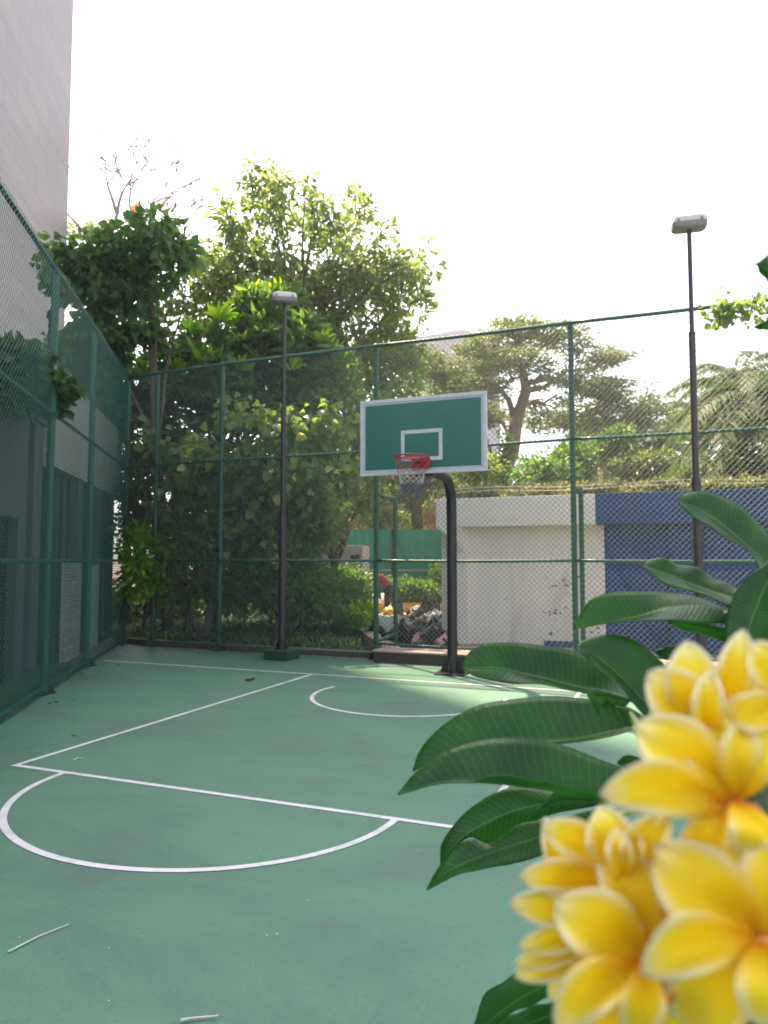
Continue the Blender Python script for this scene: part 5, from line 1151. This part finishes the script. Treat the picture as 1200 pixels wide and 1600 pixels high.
loft_leaf([(1190, 1020), (1150, 1060), (1140, 1150), (1165, 1250)], [(1215, 1025), (1200, 1080), (1190, 1160), (1170, 1250)], [(1240, 1030), (1245, 1100), (1225, 1180), (1175, 1252)], (.72, .66))
loft_leaf([(1150, 1120), (1100, 1095), (1060, 1100), (1020, 1130), (1000, 1165)], [(1150, 1140), (1090, 1130), (1040, 1140), (1000, 1167)], [(1150, 1170), (1100, 1165), (1050, 1165), (1000, 1170)], (.74, .78))
loft_leaf([(1160, 1180), (1100, 1185), (1040, 1195), (985, 1180), (965, 1190)], [(1160, 1210), (1090, 1205), (1020, 1202), (965, 1192)], [(1160, 1240), (1090, 1232), (1020, 1215), (965, 1194)], (.76, .8))
loft_leaf([(1200, 1060), (1222, 1150), (1215, 1250), (1160, 1340)], [(1230, 1060), (1250, 1150), (1230, 1260), (1160, 1342)], [(1260, 1060), (1285, 1160), (1260, 1270), (1162, 1344)], (.6, .56))

loft_leaf([(1230, 1330), (1130, 1310), (1040, 1340), (985, 1400), (960, 1460)], [(1230, 1400), (1130, 1390), (1040, 1410), (960, 1462)], [(1230, 1470), (1130, 1480), (1040, 1480), (960, 1464)], (.56, .6))
loft_leaf([(1230, 1500), (1130, 1500), (1050, 1540), (1000, 1600), (980, 1660)], [(1230, 1580), (1130, 1590), (1050, 1620), (980, 1662)], [(1230, 1680), (1130, 1690), (1050, 1690), (980, 1664)], (.52, .56))
# stems
MB().tube([(fp.location.x+.25, fp.location.y+.1, 0), P(1260, 1900, .72), P(1215, 1600, .66), P(1190, 1400, .68), P(1180, 1200, .74), P(1188, 1040, .76), P(1215, 940, .72)], [.022, .02, .016, .013, .012, .01, .007], 12).build('stem', M['fstem'], fp, True)
MB().tube([P(1215, 1600, .66), P(1300, 1100, .7), P(1330, 700, .72), P(1300, 470, .7)], [.013, .012, .01, .007], 10).build('stem', M['fstem'], fp, True)
MB().tube([P(1190, 1400, .68), P(1130, 1380, .55), P(1080, 1400, .46), P(1040, 1440, .43)], [.006, .005, .005, .004], 8).build('flower_stalk', M['bud'], fp, True)
for a, b_, d in (((1045, 1215), (988, 1135), .5), ((1035, 1200), (984, 1112), .52), ((1030, 1150), (1018, 1100), .53), ((1060, 1230), (1000, 1150), .5)):
    A_, B_ = P(a[0], a[1], d), P(b_[0], b_[1], d+.01)
    MB().tube([A_, A_.lerp(B_, .35), A_.lerp(B_, .7), B_], [.0022, .0042, .0038, .0008], 10).build('bud', M['bud'], fp, True)

# blossoms: petals given as (base, tip, half width px, bend px, distance base, distance tip, cup metres)
def petal(parent, base, tip, hw, bend, d0, d1, cup=.006, rollside=0, wpos=.62):
    d0 *= .74; d1 *= .74; hw *= 1.3
    n, k = 26, 5; V = []; UV = []; Q = []; view = Vector(Fv)
    bx_, by_ = base; tx, ty = tip; ln = math.hypot(tx-bx_, ty-by_); dx, dy = (tx-bx_)/ln, (ty-by_)/ln; nx, ny = -dy, dx
    for i in range(n):
        t = i/(n-1); prof = (t**.6)*(1-t**1.45)**.72/.63
        if t < .12: prof = max(prof, .16)
        cxx = bx_+dx*ln*t+nx*bend*math.sin(math.pi*t*.9); cyy = by_+dy*ln*t+ny*bend*math.sin(math.pi*t*.9)
        dz = d0+(d1-d0)*t-.012*math.sin(math.pi*t)
        for j in range(-k, k+1):
            s = j/k; wv = hw*prof*s
            c = cup*(s*s)*math.sin(math.pi*min(1, t*1.05))+rollside*s*.008*t
            p = P(cxx+nx*wv, cyy+ny*wv, dz-c+.0012*math.sin(s*5+t*6)); V.append(tuple(p)); UV.append((t, s))
    W_ = 2*k+1
    for i in range(n-1):
        for j in range(2*k): a = i*W_+j; Q.append((a, a+1, a+W_+1, a+W_))
    o = np_mesh('petal', np.array(V), np.array(Q), M['petal'], parent, uv=np.array(UV), smooth=True)
    so = o.modifiers.new('solid', 'SOLIDIFY'); so.thickness = .0009; so.offset = 0
    return o
def blossom(c, d, petals):
    d *= .74
    cc = P(c[0], c[1], d+.02); e = empty('flower', cc); e.parent = fp; e.location = cc-fp.location
    st_ = P(c[0]+25, c[1]+55, d+.075)
    mb = MB().tube([cc+Vector(Fv)*.004, cc.lerp(st_, .5), st_], [.0055, .0028, .0022], 8); mb.build('flower_tube', M['bud'], fp, True)
    th = cc-Vector(Fv)*.0215; MB().tube([th, th+Vector(Fv)*.006, th+Vector(Fv)*.022], [.0048, .0062, .003], 12).build('throat', M['throat'], e, True)
    for p_ in petals: petal(e, *p_)
    return e
blossom((1100, 1145), .41, [
    ((1110, 1150), (1012, 1052), 46, 6, .43, .41, .008), ((1100, 1150), (1074, 1002), 44, -4, .43, .42, .006), ((1118, 1150), (1160, 984), 33, 6, .43, .42, .006),
    ((1105, 1175), (1108, 1048), 26, 0, .41, .385, .008), ((1150, 1170), (1185, 1060), 40, 5, .43, .43, .004)])
blossom((1215, 1090), .42, [((1240, 1098), (1128, 1104), 32, -12, .41, .385, .006), ((1245, 1085), (1178, 1003), 34, -6, .42, .40, .006), ((1240, 1090), (1260, 1000), 34, 0, .43, .43, .004), ((1240, 1110), (1300, 1150), 40, 0, .42, .42, .004)])
blossom((1140, 1255), .37, [
    ((1138, 1250), (1104, 1112), 62, 10, .375, .40, .004), ((1145, 1248), (1182, 1108), 50, 8, .375, .395, .004), ((1125, 1245), (992, 1132), 54, 14, .375, .39, .006),
    ((1132, 1262), (938, 1250), 44, 26, .37, .36, .010), ((1150, 1255), (1142, 1330), 40, -34, .36, .33, .01), ((1128, 1262), (1062, 1330), 36, -14, .375, .38, .004)])
blossom((1180, 1465), .35, [
    ((1182, 1465), (1022, 1322), 66, 0, .355, .37, .006), ((1188, 1460), (1130, 1280), 58, 10, .36, .39, .004), ((1195, 1462), (1225, 1290), 70, 8, .355, .38, .004),
    ((1178, 1468), (1006, 1528), 50, 26, .35, .32, .012), ((1190, 1475), (1185, 1605), 62, -24, .345, .31, .010), ((1170, 1480), (1090, 1640), 74, 20, .375, .39, .004)])
blossom((1005, 1498), .37, [
    ((1005, 1500), (866, 1410), 56, 8, .375, .37, .008), ((1008, 1496), (940, 1300), 46, 14, .375, .40, .004), ((1012, 1495), (1040, 1370), 50, 0, .38, .40, .004),
    ((1000, 1502), (872, 1610), 42, 16, .365, .34, .012), ((1005, 1508), (985, 1630), 36, -10, .36, .34, .008), ((1015, 1510), (1080, 1640), 60, 0, .385, .40, .004)])
blossom((985, 1368), .40, [
    ((985, 1368), (940, 1258), 38, -8, .405, .40, .008), ((975, 1385), (962, 1295), 20, 0, .39, .375, .01), ((990, 1375), (1048, 1276), 34, -14, .40, .385, .008),
    ((988, 1368), (1070, 1430), 34, 18, .40, .39, .008), ((978, 1372), (985, 1290), 18, 5, .392, .38, .01)])
blossom((960, 1400), .44, [
    ((960, 1345), (846, 1292), 30, 6, .44, .43, .006), ((960, 1380), (812, 1371), 30, 4, .435, .42, .008), ((950, 1420), (797, 1410), 32, -4, .43, .42, .008),
    ((950, 1430), (810, 1478), 26, -8, .43, .42, .006), ((955, 1440), (803, 1508), 26, -6, .435, .43, .006)])
blossom((930, 1520), .45, [
    ((945, 1490), (806, 1530), 34, 12, .45, .44, .008), ((950, 1460), (858, 1560), 34, -4, .45, .45, .006), ((900, 1420), (852, 1278), 18, -3, .45, .45, .004),
    ((970, 1560), (900, 1650), 50, 0, .44, .44, .004), ((1000, 1560), (1000, 1680), 60, 0, .45, .45, .004), ((1040, 1560), (1100, 1700), 80, 0, .44, .45, .004)])
blossom((1080, 1430), .45, [
    ((1090, 1440), (1010, 1330), 60, 0, .46, .46, .004), ((1100, 1430), (1110, 1300), 60, 0, .46, .46, .004), ((1080, 1450), (1000, 1430), 44, 0, .455, .45, .004), ((1090, 1460), (1060, 1570), 50, 0, .455, .45, .004), ((1110, 1440), (1220, 1400), 60, 0, .46, .46, .004)])

# ================================================================ AIR
hz_ = MB().box((-75, -12, -1.2), (60, 215, 84)); hm = bpy.data.materials.new('haze'); hm.use_nodes = True
for q in list(hm.node_tree.nodes): hm.node_tree.nodes.remove(q)
ho_ = hm.node_tree.nodes.new('ShaderNodeOutputMaterial'); pv = hm.node_tree.nodes.new('ShaderNodeVolumePrincipled')
pv.inputs['Density'].default_value = 0.0013; pv.inputs['Color'].default_value = (.98, .94, 1, 1); pv.inputs['Anisotropy'].default_value = .35
hm.node_tree.links.new(pv.outputs[0], ho_.inputs['Volume'])
tag(hz_.build('haze', hm), kind='stuff')
